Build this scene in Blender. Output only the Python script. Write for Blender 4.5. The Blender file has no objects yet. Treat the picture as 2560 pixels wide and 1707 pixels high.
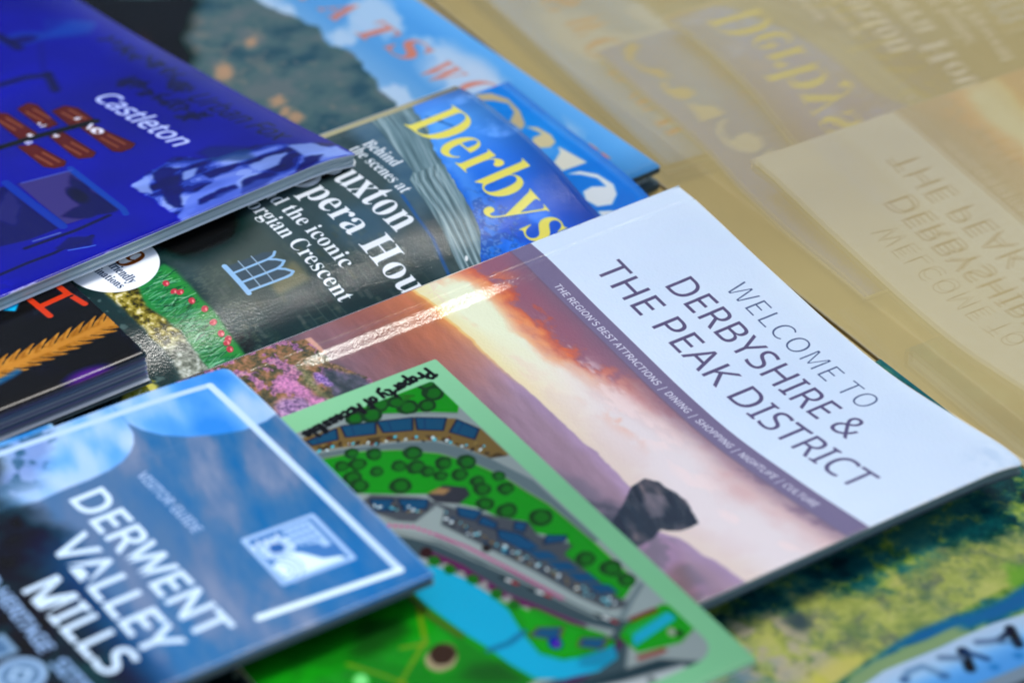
# Tourist brochures spread on a cream table against a double glazed window.
# Built in metres; the print on every cover is painted here with numpy.
import bpy, bmesh, math, random, os
import numpy as np

C = bpy.context.scene
COL = C.collection
MM = 0.001
rnd = random.Random(7)

# ------------------------------------------------------------------ camera, world, sun, exposure
PITCH = math.radians(35.8)
DIST = 0.93
cam = bpy.data.cameras.new('camera')
cam.lens = 112.5
cam.sensor_width = 36.0
cam.clip_start = 0.02
cam.clip_end = 60.0
cam.dof.use_dof = True
cam.dof.focus_distance = 0.916
cam.dof.aperture_fstop = 7.3
camo = bpy.data.objects.new('camera', cam)
COL.objects.link(camo)
camo.location = (0.0, -DIST * math.cos(PITCH), DIST * math.sin(PITCH))
camo.rotation_euler = (math.pi / 2 - PITCH, 0, 0)
C.camera = camo

SUN_AZ = math.radians(30.0)      # to the right of straight behind the brochures
SUN_EL = math.radians(66.0)
world = bpy.data.worlds.new('World')
C.world = world
world.use_nodes = True
nt = world.node_tree
bg = nt.nodes['Background']
sky = nt.nodes.new('ShaderNodeTexSky')
sky.sky_type = 'NISHITA'
sky.sun_disc = False
sky.sun_elevation = SUN_EL
sky.sun_rotation = SUN_AZ
sky.air_density = 1.0
sky.dust_density = 2.0
nt.links.new(sky.outputs[0], bg.inputs['Color'])
bg.inputs['Strength'].default_value = 0.13

sl = bpy.data.lights.new('sun', 'SUN')
sl.energy = 2.0
sl.angle = math.radians(13.0)
sl.color = (1.0, 0.97, 0.93)
so = bpy.data.objects.new('sun', sl)
COL.objects.link(so)
sd = (math.sin(SUN_AZ) * math.cos(SUN_EL), math.cos(SUN_AZ) * math.cos(SUN_EL), math.sin(SUN_EL))
from mathutils import Vector
so.rotation_euler = Vector(sd).to_track_quat('Z', 'Y').to_euler()

C.view_settings.view_transform = 'Standard'
C.view_settings.look = 'None'
C.view_settings.exposure = 0.76
C.view_settings.gamma = 1.0
C.cycles.use_denoising = True
C.cycles.max_bounces = 10
C.cycles.transparent_max_bounces = 16
C.cycles.caustics_reflective = False
C.cycles.caustics_refractive = False

# ------------------------------------------------------------------ data measured once, in millimetres on each cover
BOOK={
 'welcome':((50.30,51.79),-56.50,[(0,20),(8,19.85),(18,18.9),(30,17.5),(51,15.5),(78,13.2),(95,12.7),(130,15.6),(158,19.6)]),
 'buxton':((-17.75,109.46),-55.00,[(0,20),(10,21.9),(28,22.1),(52,19.6),(75,13.5),(100,10.5),(210,9.5)]),
 'bluemag':((-1.28,125.36),-55.00,[(0,12),(29,11.2),(48,11.2),(67,9.9),(80,7.5),(150,5.5)]),
 'chats':((46.34,81.37),-53.00,[(-240,8),(0,8)]),
 'castle':((-46.98,59.52),-50.80,[(-175,13),(-150,13.8),(-75,20),(-30,25),(0,29)]),
 'map':((-21.20,-37.09),-57.00,[(0,20.8),(200,20.8)]),
 'mills':((-77.59,-51.44),-56.80,[(0,30),(200,30)]),
 'teal':((105.40,-17.19),-56.00,[(0,6),(200,6)]),
 'dark':((-100.59,-39.92),-54.00,[(-200,5),(-115,13),(-75,21.5),(-60,23.9),(-45,24.5),(0,24.5)]),
 'slip':((-122.87,-75.00),-56.80,[(0,27.2),(200,27.2)]),
}

ART={
 'welcome':{
  't1':((46.2,17.3),(110.5,18.0),7.06),
  't2':((36.4,31.5),(120.0,30.9),9.3),
  't3':((19.6,45.1),(140.7,45.0),9.21),
  't4':((19.8,59.2),(140.8,58.5),2.16),
  'band':[(5.8,60.4),(18.3,61.1),(61.7,60.7),(118.2,64.1),(150.6,65.8)],
  'sun':[(12.5,87.4)],
  'horizon':[(9.1,93.2),(15.2,93.1),(30.5,91.2),(47.6,91.6),(68.7,90.2),(85.5,89.7),(83.7,89.4),(91.9,89.6),(104.4,91.5),(124.6,97.2),(127.7,92.2),(157.3,93.7)],
  'cloud':[(3.0,58.5),(19.9,62.2),(37.2,58.8),(62.2,61.1),(90.2,63.6),(101.1,62.9),(122.8,64.1),(158.6,67.3)],
  'cream':[(3.3,86.5),(18.7,81.5),(37.4,79.0),(63.7,77.0),(93.0,78.0),(90.5,78.7),(105.5,74.7)],
  'rock':[(112.9,101.9),(107.3,94.5),(104.3,90.5),(103.2,85.8),(105.9,84.2),(116.9,83.1),(121.7,85.0),(127.5,86.8),(127.7,88.9),(127.6,92.1),(126.4,93.3),(123.9,95.8),(126.0,98.8),(126.4,103.8),(123.8,107.2),(117.5,106.1)],
  'heather':[(4.2,157.4),(3.1,150.3),(2.2,140.4),(2.5,131.6),(9.9,130.7),(19.5,129.3),(22.7,125.4),(29.5,124.3),(35.2,140.0),(37.2,140.0),(35.9,155.5),(27.5,156.0),(12.3,156.5)],
  'ridge2':[(30.4,121.6),(32.1,104.9),(55.2,100.5),(80.3,98.1),(79.2,96.6),(100.4,100.4),(129.6,106.5),(141.8,102.5),(159.1,101.2)],
  'crease':[(8.6,123.9),(9.1,93.2),(8.3,74.7),(7.8,54.5)],
  'hl':[(13.0,122.8),(13.1,112.3),(12.2,97.1),(12.4,84.9)],
  'hill':[(2.9,158.1),(2.5,151.2),(2.3,134.7),(2.6,131.0),(11.6,130.6),(16.5,129.7),(22.5,126.5),(29.7,124.2),(32.9,123.6),(34.4,137.1),(36.2,154.7),(26.7,155.7),(12.8,157.0)],
  'pinkband':[(12.8,145.7),(17.0,143.4),(26.4,141.4),(33.8,136.8),(35.0,140.9),(29.1,144.0),(21.2,145.9),(17.0,149.6)],
  'purp1':[(16.0,137.5),(17.9,135.4),(23.7,135.0),(23.3,137.1),(18.3,138.5)],
  'face':[(15.8,134.1),(22.3,127.4),(28.7,125.5),(31.7,124.5),(33.2,135.5),(31.3,137.7),(25.9,137.3)],
  'purp2':[(21.5,152.7),(23.6,146.4),(32.8,142.4),(36.3,147.3),(34.1,153.5),(26.0,154.4)],
  'grass':[(11.8,139.9),(14.3,138.0),(23.3,139.5),(31.3,137.7),(28.6,139.9),(20.7,141.8)],
  'crag':[(26.0,128.4),(32.1,123.5),(29.4,126.0)],
  'tan':[(2.7,132.1),(3.0,130.3),(11.8,130.2),(10.7,131.5)],
  'olive':[(8.7,137.5),(11.6,132.5),(16.2,129.5),(29.1,124.8),(22.9,127.7),(16.1,132.3),(12.7,137.0)],
 },
 'buxton':{
  't1a':((14.9,44.8),(30.6,43.6),4.37),
  't1b':((23.5,49.3),(43.1,48.6),3.0),
  't2':((25.4,62.2),(56.4,59.4),7.79),
  't3':((26.7,73.7),(64.9,71.6),10.16),
  't4':((31.0,83.6),(61.4,81.6),3.93),
  't5':((27.1,90.9),(72.0,89.1),4.34),
  'b2':((28.8,139.8),(38.4,138.9),2.59),
  'b3':((28.9,144.4),(38.8,142.5),1.65),
  'derbys':((12.4,28.0),(69.4,25.4),18.84),
  'nine':[(29.4,132.5),(28.6,136.1),(29.8,128.9)],
  'badge':[(34.3,124.8),(39.7,130.3),(40.9,137.2),(39.1,145.3),(33.3,149.6),(27.1,151.6)],
  'slate_blue':[(2.1,18.0),(6.8,20.0),(18.3,22.7),(29.3,28.0),(54.6,33.4),(64.4,35.4),(68.9,38.0),(77.3,43.8)],
  'slate_dark':[(8.3,35.0),(17.7,36.8),(35.5,39.6),(38.8,42.8),(60.8,46.1),(59.9,47.6),(77.2,50.3)],
  'blueline':[(44.0,49.0),(54.5,50.5),(63.1,50.9),(76.4,54.5)],
  'strip':[(3.1,48.0),(7.7,47.5),(-0.1,-0.0),(6.2,-0.7)],
  'grass':[(34.9,125.2),(41.0,124.3),(53.3,123.8),(61.1,122.8),(70.0,123.5),(76.3,123.5),(77.1,131.6),(76.7,136.1),(68.8,134.7),(61.2,134.9),(49.0,139.5),(41.7,137.2)],
  'wall':[(40.6,142.8),(41.7,137.2),(49.9,137.7),(61.2,134.9),(68.8,134.7),(75.9,135.2),(76.4,142.6),(68.2,142.0),(55.0,143.0),(47.0,143.1)],
  'tulips':[(43.4,129.8),(47.6,129.6),(48.6,128.2),(53.2,127.1),(57.5,125.4),(62.7,125.8),(67.1,125.9),(69.6,125.1),(70.6,126.1),(73.1,126.7)],
  'window':[(45.6,111.8),(57.1,111.4),(56.8,95.0),(45.5,95.5)],
  'wintops':[(46.7,95.2),(51.3,95.0),(56.0,94.8)],
  'water':[(56.0,148.4),(64.5,146.3),(76.3,144.0),(74.9,152.5),(65.5,147.9)],
  'houseedge':[(37.7,107.0),(34.5,96.4),(39.2,92.4),(46.0,92.7),(59.9,92.1)],
  'flower':[(73.5,152.9),(73.6,159.5),(76.4,153.1)],
  'bush':[(74.1,87.6),(76.4,84.5),(75.3,87.4)],
 },
 'castle':{
  'title':((-88.5,37.2),(-41.8,37.5),7.38),
  'fox':((-66.9,16.7),(-22.5,13.8),7.67),
  's1':[(-99.6,58.2),(-100.8,53.2),(-97.4,51.9),(-81.0,54.4),(-80.8,58.2),(-86.0,59.2)],
  's2':[(-90.3,51.2),(-90.7,46.1),(-86.4,44.0),(-75.2,44.7),(-74.8,49.7),(-77.8,52.6)],
  's3':[(-101.5,66.2),(-101.8,63.8),(-99.1,61.8),(-79.4,62.3),(-79.2,68.7),(-91.9,67.7)],
  'r1':[(-74.6,50.9),(-72.6,46.9),(-52.2,44.7),(-50.3,47.5),(-50.6,51.0),(-53.0,52.6)],
  'r2':[(-76.6,60.9),(-75.8,56.1),(-56.2,56.4),(-54.2,59.0),(-56.5,62.5),(-59.4,62.7)],
  'r3':[(-78.0,71.5),(-75.0,66.6),(-58.0,66.0),(-55.7,68.2),(-56.8,71.2),(-59.9,72.9)],
  'pole':[(-80.7,86.0),(-80.8,75.6),(-78.4,61.3),(-74.3,45.2)],
  'p1':[(-56.8,84.6),(-52.4,68.3),(-20.8,71.0),(-23.5,88.1)],
  'p2':[(-66.8,109.5),(-57.2,86.4),(-23.3,89.1),(-23.8,100.4),(-30.5,120.9)],
  'panel':[(-149.7,19.4),(-136.6,3.8),(-123.6,12.9),(-132.0,28.9)],
  'ell':[(-148.0,27.3),(-138.2,29.3),(-132.9,33.0),(-135.1,35.3),(-145.6,32.1)],
  'd1':[(-117.4,53.3),(-116.1,44.6),(-112.7,39.1)],
  'd2':[(-113.2,38.2),(-101.6,42.4)],
  'cave':[(-30.4,61.0),(-33.8,51.5),(-35.5,41.4),(-25.5,32.2),(-23.5,20.1),(-10.3,1.8),(-3.2,2.0),(7.5,18.1),(1.0,63.4),(-6.6,61.8)],
  'k1':[(-32.1,52.4),(-33.1,48.3),(-28.2,43.7),(-26.5,48.5),(-20.0,50.3),(-19.7,56.2),(-27.2,54.3)],
  'k2':[(-21.2,55.2),(-19.0,49.4),(-13.3,54.3),(-6.7,58.2),(-9.0,60.3),(-17.6,58.1)],
  'k3':[(-20.6,41.9),(-19.8,36.1),(-17.6,29.7),(-15.4,36.0),(-16.5,42.7)],
  'k4':[(-8.1,52.1),(-8.5,45.0),(-8.1,39.0),(-4.7,40.3),(-3.8,48.2),(-4.3,53.6)],
  'k5':[(-7.9,36.9),(-7.4,28.8),(-3.2,26.4),(-0.9,34.4),(-0.2,41.3)],
  'L1':[(-25.7,45.3),(-24.8,40.6),(-21.5,44.0),(-20.6,48.3)],
  'L2':[(-9.9,55.0),(-14.3,42.6),(-11.8,35.3),(-0.9,41.9),(0.3,62.9),(-3.3,62.5)],
  'L3':[(-14.7,29.0),(-15.0,20.2),(-12.4,16.6),(-8.0,23.0),(-8.7,30.0)],
  'L4':[(-16.4,13.7),(-14.2,6.6),(-4.0,1.4),(-1.8,8.6),(-7.5,13.6)],
  'L5':[(-29.3,61.3),(-32.1,53.7),(-20.7,59.7),(-24.2,61.6)],
  'k6':[(-6.7,14.2),(-5.1,8.9),(-1.0,13.0),(-0.0,22.3)],
  'post':[(-132.6,28.5),(-116.6,37.6)],
  'line2':[(-90.3,26.6),(-89.3,19.9),(-81.8,23.2),(-71.7,23.2),(-65.2,21.8),(-54.9,23.1),(-51.5,20.6)],
  'line1':[(-121.0,9.8),(-108.2,11.6),(-96.6,9.5),(-85.9,10.8),(-75.3,13.7),(-72.1,10.7)],
  'lowline':[(-11.7,117.5),(-11.8,108.4),(-11.2,99.7),(-11.8,94.7),(-10.9,89.4),(-11.9,86.5)],
  'lamp':[(-13.4,98.3),(-16.1,91.9),(-11.5,86.0),(-7.2,89.4),(-9.6,94.9),(-11.7,97.9)],
 },
 'chats':{
  'letters':[(-140.0,24.2),(-121.3,23.3),(-105.5,21.1),(-87.3,21.2),(-71.5,18.3)],
  'ridge':[(-157.9,37.3),(-130.6,34.7),(-110.7,36.2),(-81.4,44.7),(-162.8,43.7),(-150.7,42.3),(-113.9,42.5),(-94.6,41.4),(-78.8,45.7)],
  'dark':[(-191.2,81.4),(-175.5,60.6),(-166.3,67.8),(-136.6,84.4),(-145.1,86.6),(-172.9,86.1)],
  'orange':[(-130.1,77.8),(-104.1,73.9),(-97.5,75.4),(-129.7,77.3),(-104.3,73.7),(-92.6,74.3)],
  'greytop':[(-193.5,84.6),(-179.0,65.3)],
  'cloudw':[(-138.2,40.0),(-108.7,42.8),(-104.1,18.2),(-88.2,15.7),(-79.6,13.3)],
 },
 'bluemag':{
  'arc1':[(0.4,13.3),(2.6,8.5),(8.4,5.8),(16.0,6.6),(23.1,9.6),(25.2,12.5),(19.1,12.7),(15.7,8.6),(10.5,7.3),(6.6,10.2),(4.3,13.7)],
  'arc2':[(24.1,10.4),(26.7,7.4),(32.5,6.4),(36.9,7.7),(38.5,10.7),(37.0,13.6),(33.3,14.3),(30.7,11.9),(30.6,8.4),(27.5,9.1)],
  'wedge':[(39.4,8.6),(51.9,6.4),(51.6,15.7),(46.2,15.1),(42.6,10.1)],
  'arc3':[(53.5,15.6),(54.5,11.1),(58.7,7.5),(65.4,6.3),(69.8,8.2),(72.8,12.3),(71.5,16.9),(67.4,18.3),(63.6,16.6),(62.9,12.8),(65.1,8.9),(60.5,8.8),(56.3,11.9)],
  'arc4':[(73.1,18.0),(74.9,13.8),(76.7,13.0),(75.5,18.2)],
  'cloud':[(32.4,17.0),(45.1,18.2)],
 },
 'mills':{
  'corner':[(-0.0,2.6)],
  't1':((30.0,62.9),(97.0,60.8),9.66),
  't2':((43.6,75.6),(95.9,74.3),10.23),
  't3':((55.9,89.0),(95.8,86.3),10.09),
  'vg':((30.2,43.7),(59.5,42.7),2.97),
  'her':((52.6,95.6),(79.6,95.5),4.05),
  'site':((84.1,95.6),(98.4,94.7),4.41),
  'unesco':[(82.3,102.6),(85.1,98.4),(71.3,102.5)],
  'frame':[(5.6,8.3),(2.3,69.1),(99.3,6.5),(96.4,45.0)],
  'lobe1':[(26.3,-0.0),(26.6,17.0),(18.7,30.3),(8.9,34.7)],
  'lobe2':[(8.9,34.7),(14.0,35.2),(20.1,39.7),(24.2,47.5),(24.8,62.1),(25.9,67.8)],
  'emblem':[(68.1,34.4),(68.9,13.1),(90.9,12.9),(90.0,34.2)],
  'dark':[(17.4,80.7),(23.4,79.3),(29.7,69.7),(37.4,65.9),(59.5,67.9),(85.8,69.2),(101.5,65.3)],
  'purp':[(6.6,68.6),(24.2,66.9)],
 },
 'map':{
  'corner':[(0.0,0.0)],
  'text':((2.7,4.2),(10.8,49.1),3.41),
  'green1':[(8.6,6.4),(20.9,6.4),(23.8,8.3),(13.0,25.9),(11.2,30.9),(8.9,20.8)],
  'inner':[(8.6,6.4),(8.9,20.8),(12.2,48.8),(8.0,5.6),(27.6,6.6),(44.2,6.2),(88.8,7.0),(116.9,8.4)],
  'roadtop':[(11.9,38.7),(11.5,31.0),(13.1,25.7),(24.0,8.4)],
  'road2':[(18.0,48.6),(21.4,39.0),(26.0,28.0),(30.2,19.9),(36.3,16.1)],
  'roofs':[(12.9,48.8),(12.3,39.2),(16.8,41.2),(15.3,48.4),(12.2,37.7),(15.6,28.8),(20.2,31.5),(17.1,39.0),(15.7,28.4),(19.4,19.4),(24.3,22.4),(20.8,29.5),(19.8,18.8),(24.6,11.9),(28.8,15.5),(24.7,21.2),(26.7,9.8),(33.5,7.1),(36.7,10.5),(30.3,14.4)],
  'band':[(18.0,48.6),(21.4,39.0),(23.6,31.8),(30.2,19.9),(36.3,16.1),(32.5,18.1),(43.2,11.0),(39.0,14.3),(45.5,11.3),(47.5,8.3)],
  'green2':[(21.3,48.9),(24.4,38.7),(29.4,30.0),(36.6,21.7),(40.8,19.0),(22.1,43.8),(27.5,33.1),(37.3,20.3),(45.5,16.1),(54.7,12.5),(63.2,11.0),(70.6,8.9),(89.8,7.7),(108.4,7.5),(112.5,14.0),(112.8,18.8),(95.6,16.3),(88.0,18.1),(85.0,12.8),(76.0,19.9),(73.4,17.2),(59.5,27.3),(55.9,25.9),(52.0,24.9),(51.0,34.5),(42.4,48.9),(31.0,49.0)],
  'trees':[(24.1,41.3),(27.6,36.6),(32.7,27.5),(27.4,46.4),(28.9,42.3),(34.4,39.7),(35.7,33.6),(38.5,29.9),(41.7,28.4),(41.0,23.1),(45.2,26.6),(47.4,22.0),(43.8,17.6),(52.4,19.5),(55.8,20.3),(53.6,13.7),(59.1,15.1),(33.1,46.4),(37.1,46.7),(42.9,37.7),(61.4,23.1),(66.9,19.8),(74.0,13.9),(94.5,13.7),(101.0,10.2),(107.1,9.6),(8.2,8.2),(13.0,8.9),(16.8,13.3),(14.7,18.1),(11.0,19.7),(9.6,23.8),(12.3,28.1),(11.1,32.7)],
  'house':[(50.0,33.8),(48.8,28.0),(52.9,23.5),(56.2,24.2),(57.9,28.6),(53.9,33.5)],
  'roofs2':[(43.5,47.3),(46.7,42.3),(51.2,44.6),(47.9,48.5),(47.5,41.0),(51.8,34.5),(54.8,36.8),(52.4,42.6),(58.5,29.9),(63.7,25.3),(65.8,28.9),(61.9,31.5),(65.3,26.3),(70.0,24.7),(71.8,26.4),(67.2,29.0),(72.0,20.5),(74.2,18.2),(76.8,20.9),(74.3,22.5),(72.0,26.1),(76.7,22.2),(83.8,21.3),(83.9,24.5),(75.3,27.7),(81.0,16.7),(84.0,12.2),(85.6,14.1),(83.6,19.3),(87.0,19.7),(95.6,16.3),(112.1,14.7),(113.0,17.6),(101.5,20.3),(90.9,21.4)],
  'path':[(53.3,48.2),(57.8,42.3),(55.0,34.1),(57.8,33.2),(62.7,37.1),(77.6,31.9),(91.4,27.2),(105.9,23.2),(114.3,19.8),(116.8,17.0),(109.6,7.9),(112.3,7.9),(116.6,14.1),(116.6,7.7),(119.1,8.1),(120.3,15.8),(115.1,24.9),(107.2,28.6),(89.7,35.2),(68.3,39.7),(55.8,48.8)],
  'pink1':[(55.5,48.6),(59.4,43.8),(65.2,40.5),(74.4,36.3),(85.7,32.6),(104.8,27.0)],
  'road':[(59.4,47.8),(68.8,42.3),(78.1,36.8),(90.8,31.4),(106.8,26.1),(113.2,23.6),(119.6,18.9),(120.7,15.1),(123.8,17.7),(135.7,30.0),(134.8,38.3),(125.6,25.3),(121.5,21.2),(114.0,28.6),(100.6,37.7),(85.1,41.2),(71.8,46.4)],
  'pink2':[(70.8,45.8),(79.5,42.2),(95.1,38.7),(107.1,33.0)],
  'river':[(76.2,47.3),(84.1,43.8),(93.3,41.5),(100.6,40.9),(110.2,42.7),(118.5,43.3),(124.1,39.9),(125.7,34.3),(126.5,26.9),(130.2,28.5),(132.2,34.3),(129.8,43.7),(125.6,49.7),(117.6,51.9),(109.4,53.2),(102.1,55.2),(85.6,57.6)],
  'grass3':[(86.1,57.9),(102.6,55.5),(109.9,53.5),(118.0,52.2),(125.6,49.7),(126.3,54.5),(115.3,86.1),(103.2,99.9),(76.9,84.7),(84.0,71.6)],
  'forest':[(83.0,75.3),(88.1,65.3),(95.5,66.4),(96.7,74.9),(94.1,84.0),(112.4,60.8),(117.0,52.8),(125.5,51.8),(116.9,65.8)],
  'orange':[(87.6,58.8),(100.0,64.7),(98.0,70.9),(108.9,78.0),(96.0,85.2),(100.4,81.4),(108.9,78.0),(84.8,62.0),(92.2,59.1),(102.0,56.4)],
  'blob':[(102.1,63.5),(106.8,59.4),(109.5,60.3),(111.6,65.1),(108.3,68.2),(104.9,67.4),(100.8,66.6),(101.6,63.2),(107.0,68.2),(111.8,66.9),(111.2,71.7),(106.2,70.4)],
  'pale':[(101.5,86.7),(101.5,83.7),(104.8,84.4)],
  'green4':[(101.0,38.0),(107.3,35.8),(110.9,35.5),(113.8,33.0),(116.3,30.2),(125.1,36.2),(122.1,40.8),(117.6,42.7),(110.4,41.5)],
  'bluedot':[(117.3,38.0)],
  'roof3':[(110.4,38.3),(113.4,33.7),(116.6,37.1),(111.7,41.5),(119.5,31.5),(122.8,26.5),(125.2,30.0),(121.5,33.7)],
  'pool':[(125.3,20.6),(122.7,7.9),(125.8,7.3),(129.2,22.8)],
  'pool_g':[(122.3,19.9),(120.5,8.1),(129.5,7.8),(132.7,12.2),(130.5,22.9)],
  'red':[(120.2,17.0),(120.4,10.4),(133.2,23.8),(134.1,17.3)],
  'grey2':[(135.7,30.0),(134.6,11.4),(143.4,8.1),(145.3,20.3)],
 },
 'teal':{
  'corner':[(0.0,0.0)],
  'river':[(103.8,37.8),(105.2,39.1),(104.1,48.4),(103.0,56.7),(101.4,64.3),(99.5,71.8),(99.2,76.0),(100.2,80.1),(101.8,86.9),(102.8,90.0),(104.8,96.0),(101.8,91.4),(99.6,87.4),(97.8,80.4),(97.1,75.3),(96.6,70.4),(96.5,63.6),(97.0,56.1),(98.9,48.5),(99.5,43.3)],
  'sky':[(106.3,40.0),(104.7,49.0),(104.2,57.7),(104.2,66.7),(104.1,75.6),(103.1,83.6),(104.5,90.2)],
  'l1':[(109.2,47.1),(114.3,49.3)],
  'l1b':[(109.7,48.7),(110.8,53.1),(108.4,56.7)],
  'l2':[(108.4,62.4),(114.3,65.2)],
  'l2b':[(108.4,62.4),(114.3,59.6)],
  'l2c':[(110.6,64.2),(107.5,68.8)],
  'l3':[(108.4,81.6),(107.0,79.1),(107.4,74.5),(113.3,72.6)],
  'greyedge':[(120.4,67.0),(121.4,53.3)],
  'hill':[(67.9,107.3),(69.8,91.8),(70.6,80.1),(76.9,65.4),(77.2,45.4),(76.7,29.5),(78.5,15.5)],
  'hillbot':[(99.4,98.2),(96.1,81.0),(97.0,62.1),(96.2,46.3),(95.9,30.8)],
  'rockd':[(76.4,93.6),(73.1,87.0),(77.8,87.4),(80.8,91.2)],
  'cornerr':[(63.3,2.1)],
  'cornerb':[(89.6,112.7)],
 },
 'dark':{
  'h':[(-48.0,13.8),(-31.4,12.9),(-48.2,4.2),(-37.3,3.9),(-34.9,3.2),(-30.5,2.6),(-36.0,13.8),(-37.3,3.9)],
  'cyan':[(-41.9,22.3),(-39.4,19.6),(-43.5,15.9),(-46.7,15.2),(-46.6,18.7)],
  'wheat':[(-14.1,47.3),(-16.5,37.0),(-16.0,30.5),(-15.5,19.3),(-17.4,4.3),(-17.0,0.2)],
  'wheatw':[(-22.2,3.8),(-15.8,0.9),(-21.8,34.1),(-13.1,38.0)],
  'purple':[(-1.1,22.4),(-1.9,13.7),(-0.4,12.3)],
  'blue':[(-12.4,39.3),(-13.0,34.4)],
 },
}

# ------------------------------------------------------------------ helpers: objects
def link(o, parent=None):
    COL.objects.link(o)
    if parent is not None:
        o.parent = parent
    return o

def empty(name, label, cat, loc, rotz=0.0, group=None):
    o = bpy.data.objects.new(name, None)
    o.empty_display_size = 0.01
    o.location = loc
    o.rotation_euler = (0, 0, rotz)
    o['label'] = label
    o['category'] = cat
    if group:
        o['group'] = group
    return link(o)

def mesh_obj(name, verts, faces, mats, parent=None, uvs=None, midx=None, smooth=False):
    me = bpy.data.meshes.new(name)
    me.from_pydata(verts, [], faces)
    for m in mats:
        me.materials.append(m)
    if midx is not None:
        me.polygons.foreach_set('material_index', midx)
    if uvs is not None:
        lay = me.uv_layers.new(name='print')
        idx = np.empty(len(me.loops), dtype=np.int32)
        me.loops.foreach_get('vertex_index', idx)
        lay.data.foreach_set('uv', np.asarray(uvs, dtype=np.float32)[idx].ravel())
    if smooth:
        me.polygons.foreach_set('use_smooth', [True] * len(me.polygons))
    me.update()
    o = bpy.data.objects.new(name, me)
    return link(o, parent)

def box_mesh(name, lo, hi, mat, parent=None, bevel=0.0):
    bm = bmesh.new()
    bmesh.ops.create_cube(bm, size=1.0)
    for v in bm.verts:
        v.co = [lo[i] + (v.co[i] + .5) * (hi[i] - lo[i]) for i in range(3)]
    if bevel:
        bmesh.ops.bevel(bm, geom=list(bm.edges), offset=bevel, segments=3, profile=.6, affect='EDGES')
    me = bpy.data.meshes.new(name)
    bm.to_mesh(me)
    bm.free()
    me.materials.append(mat)
    o = bpy.data.objects.new(name, me)
    return link(o, parent)

# ------------------------------------------------------------------ helpers: height curves
def spline(pts):
    xs = np.array([p[0] for p in pts], float)
    ys = np.array([p[1] for p in pts], float)
    m = np.gradient(ys, xs)
    def f(x):
        x = np.asarray(x, float)
        xc = np.clip(x, xs[0], xs[-1])
        i = np.clip(np.searchsorted(xs, xc) - 1, 0, len(xs) - 2)
        h = xs[i + 1] - xs[i]
        t = (xc - xs[i]) / h
        r = ((2*t**3 - 3*t**2 + 1) * ys[i] + (t**3 - 2*t**2 + t) * h * m[i]
             + (-2*t**3 + 3*t**2) * ys[i + 1] + (t**3 - t**2) * h * m[i + 1])
        return r + np.where(x < xs[0], (x - xs[0]) * m[0], 0) + np.where(x > xs[-1], (x - xs[-1]) * m[-1], 0)
    return f

# ------------------------------------------------------------------ helpers: noise
_T = [np.random.RandomState(s).rand(256, 256).astype(np.float32) for s in range(8)]

def vnoise(x, y, seed=0):
    t = _T[seed % 8]
    x = x + 37.7 * seed
    y = y + 91.3 * seed
    xi = np.floor(x).astype(np.int64)
    yi = np.floor(y).astype(np.int64)
    fx = (x - xi).astype(np.float32)
    fy = (y - yi).astype(np.float32)
    fx = fx * fx * (3 - 2 * fx)
    fy = fy * fy * (3 - 2 * fy)
    x0, x1, y0, y1 = xi & 255, (xi + 1) & 255, yi & 255, (yi + 1) & 255
    return (t[y0, x0] * (1 - fx) + t[y0, x1] * fx) * (1 - fy) + (t[y1, x0] * (1 - fx) + t[y1, x1] * fx) * fy

def fbm(x, y, scale, octv=4, seed=0, gain=.5):
    a, s, tot, r = 1.0, 1.0 / scale, 0.0, 0.0
    for k in range(octv):
        r = r + a * vnoise(x * s, y * s, seed + k)
        tot += a
        a *= gain
        s *= 2.03
    return r / tot

def sstep(a, b, x):
    t = np.clip((x - a) / (b - a), 0, 1)
    return t * t * (3 - 2 * t)

def rgb(c):
    c = np.asarray(c, np.float32) / 255.0
    return c

# ------------------------------------------------------------------ helpers: lettering
_FD = os.path.join(bpy.utils.system_resource('DATAFILES'), 'fonts')
_fonts = {}
def font(name):
    if name not in _fonts:
        fn = {'sans': 'NotoSansMath-Regular.woff2', 'light': 'Noto Sans CJK Regular.woff2', 'inter': 'Inter.woff2',
              'serif': 'NotoSansMath-Regular.woff2', 'gill': None}[name]
        f = None
        if fn:
            try:
                f = bpy.data.fonts.load(os.path.join(_FD, fn), check_existing=True)
            except Exception:
                f = None
        _fonts[name] = f
    return _fonts[name]

def bold_serif(s):
    o = ''
    for ch in s:
        if 'A' <= ch <= 'Z':
            o += chr(0x1D400 + ord(ch) - 65)
        elif 'a' <= ch <= 'z':
            o += chr(0x1D41A + ord(ch) - 97)
        elif '0' <= ch <= '9':
            o += chr(0x1D7CE + ord(ch) - 48)
        else:
            o += ch
    return o

_cache = {}
def glyph_tris(s, fname, off=0.0, space=1.0):
    """Triangles (n,3,2) of a line of lettering at size 1."""
    key = (s, fname, off, space)
    if key in _cache:
        return _cache[key]
    cu = bpy.data.curves.new('lettering', 'FONT')
    f = font(fname)
    if f:
        cu.font = f
    cu.body = bold_serif(s) if (fname == 'serif' and f) else s
    cu.offset = off
    cu.space_character = space
    cu.resolution_u = 5
    o = bpy.data.objects.new('lettering', cu)
    COL.objects.link(o)
    dg = bpy.context.evaluated_depsgraph_get()
    dg.update()
    ev = o.evaluated_get(dg)
    me = ev.to_mesh()
    me.calc_loop_triangles()
    co = np.empty(len(me.vertices) * 3, np.float32)
    me.vertices.foreach_get('co', co)
    co = co.reshape(-1, 3)[:, :2]
    ti = np.empty(len(me.loop_triangles) * 3, np.int32)
    me.loop_triangles.foreach_get('vertices', ti)
    t = co[ti].reshape(-1, 3, 2).copy()
    ev.to_mesh_clear()
    bpy.data.objects.remove(o)
    bpy.data.curves.remove(cu)
    _cache[key] = t
    return t

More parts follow.
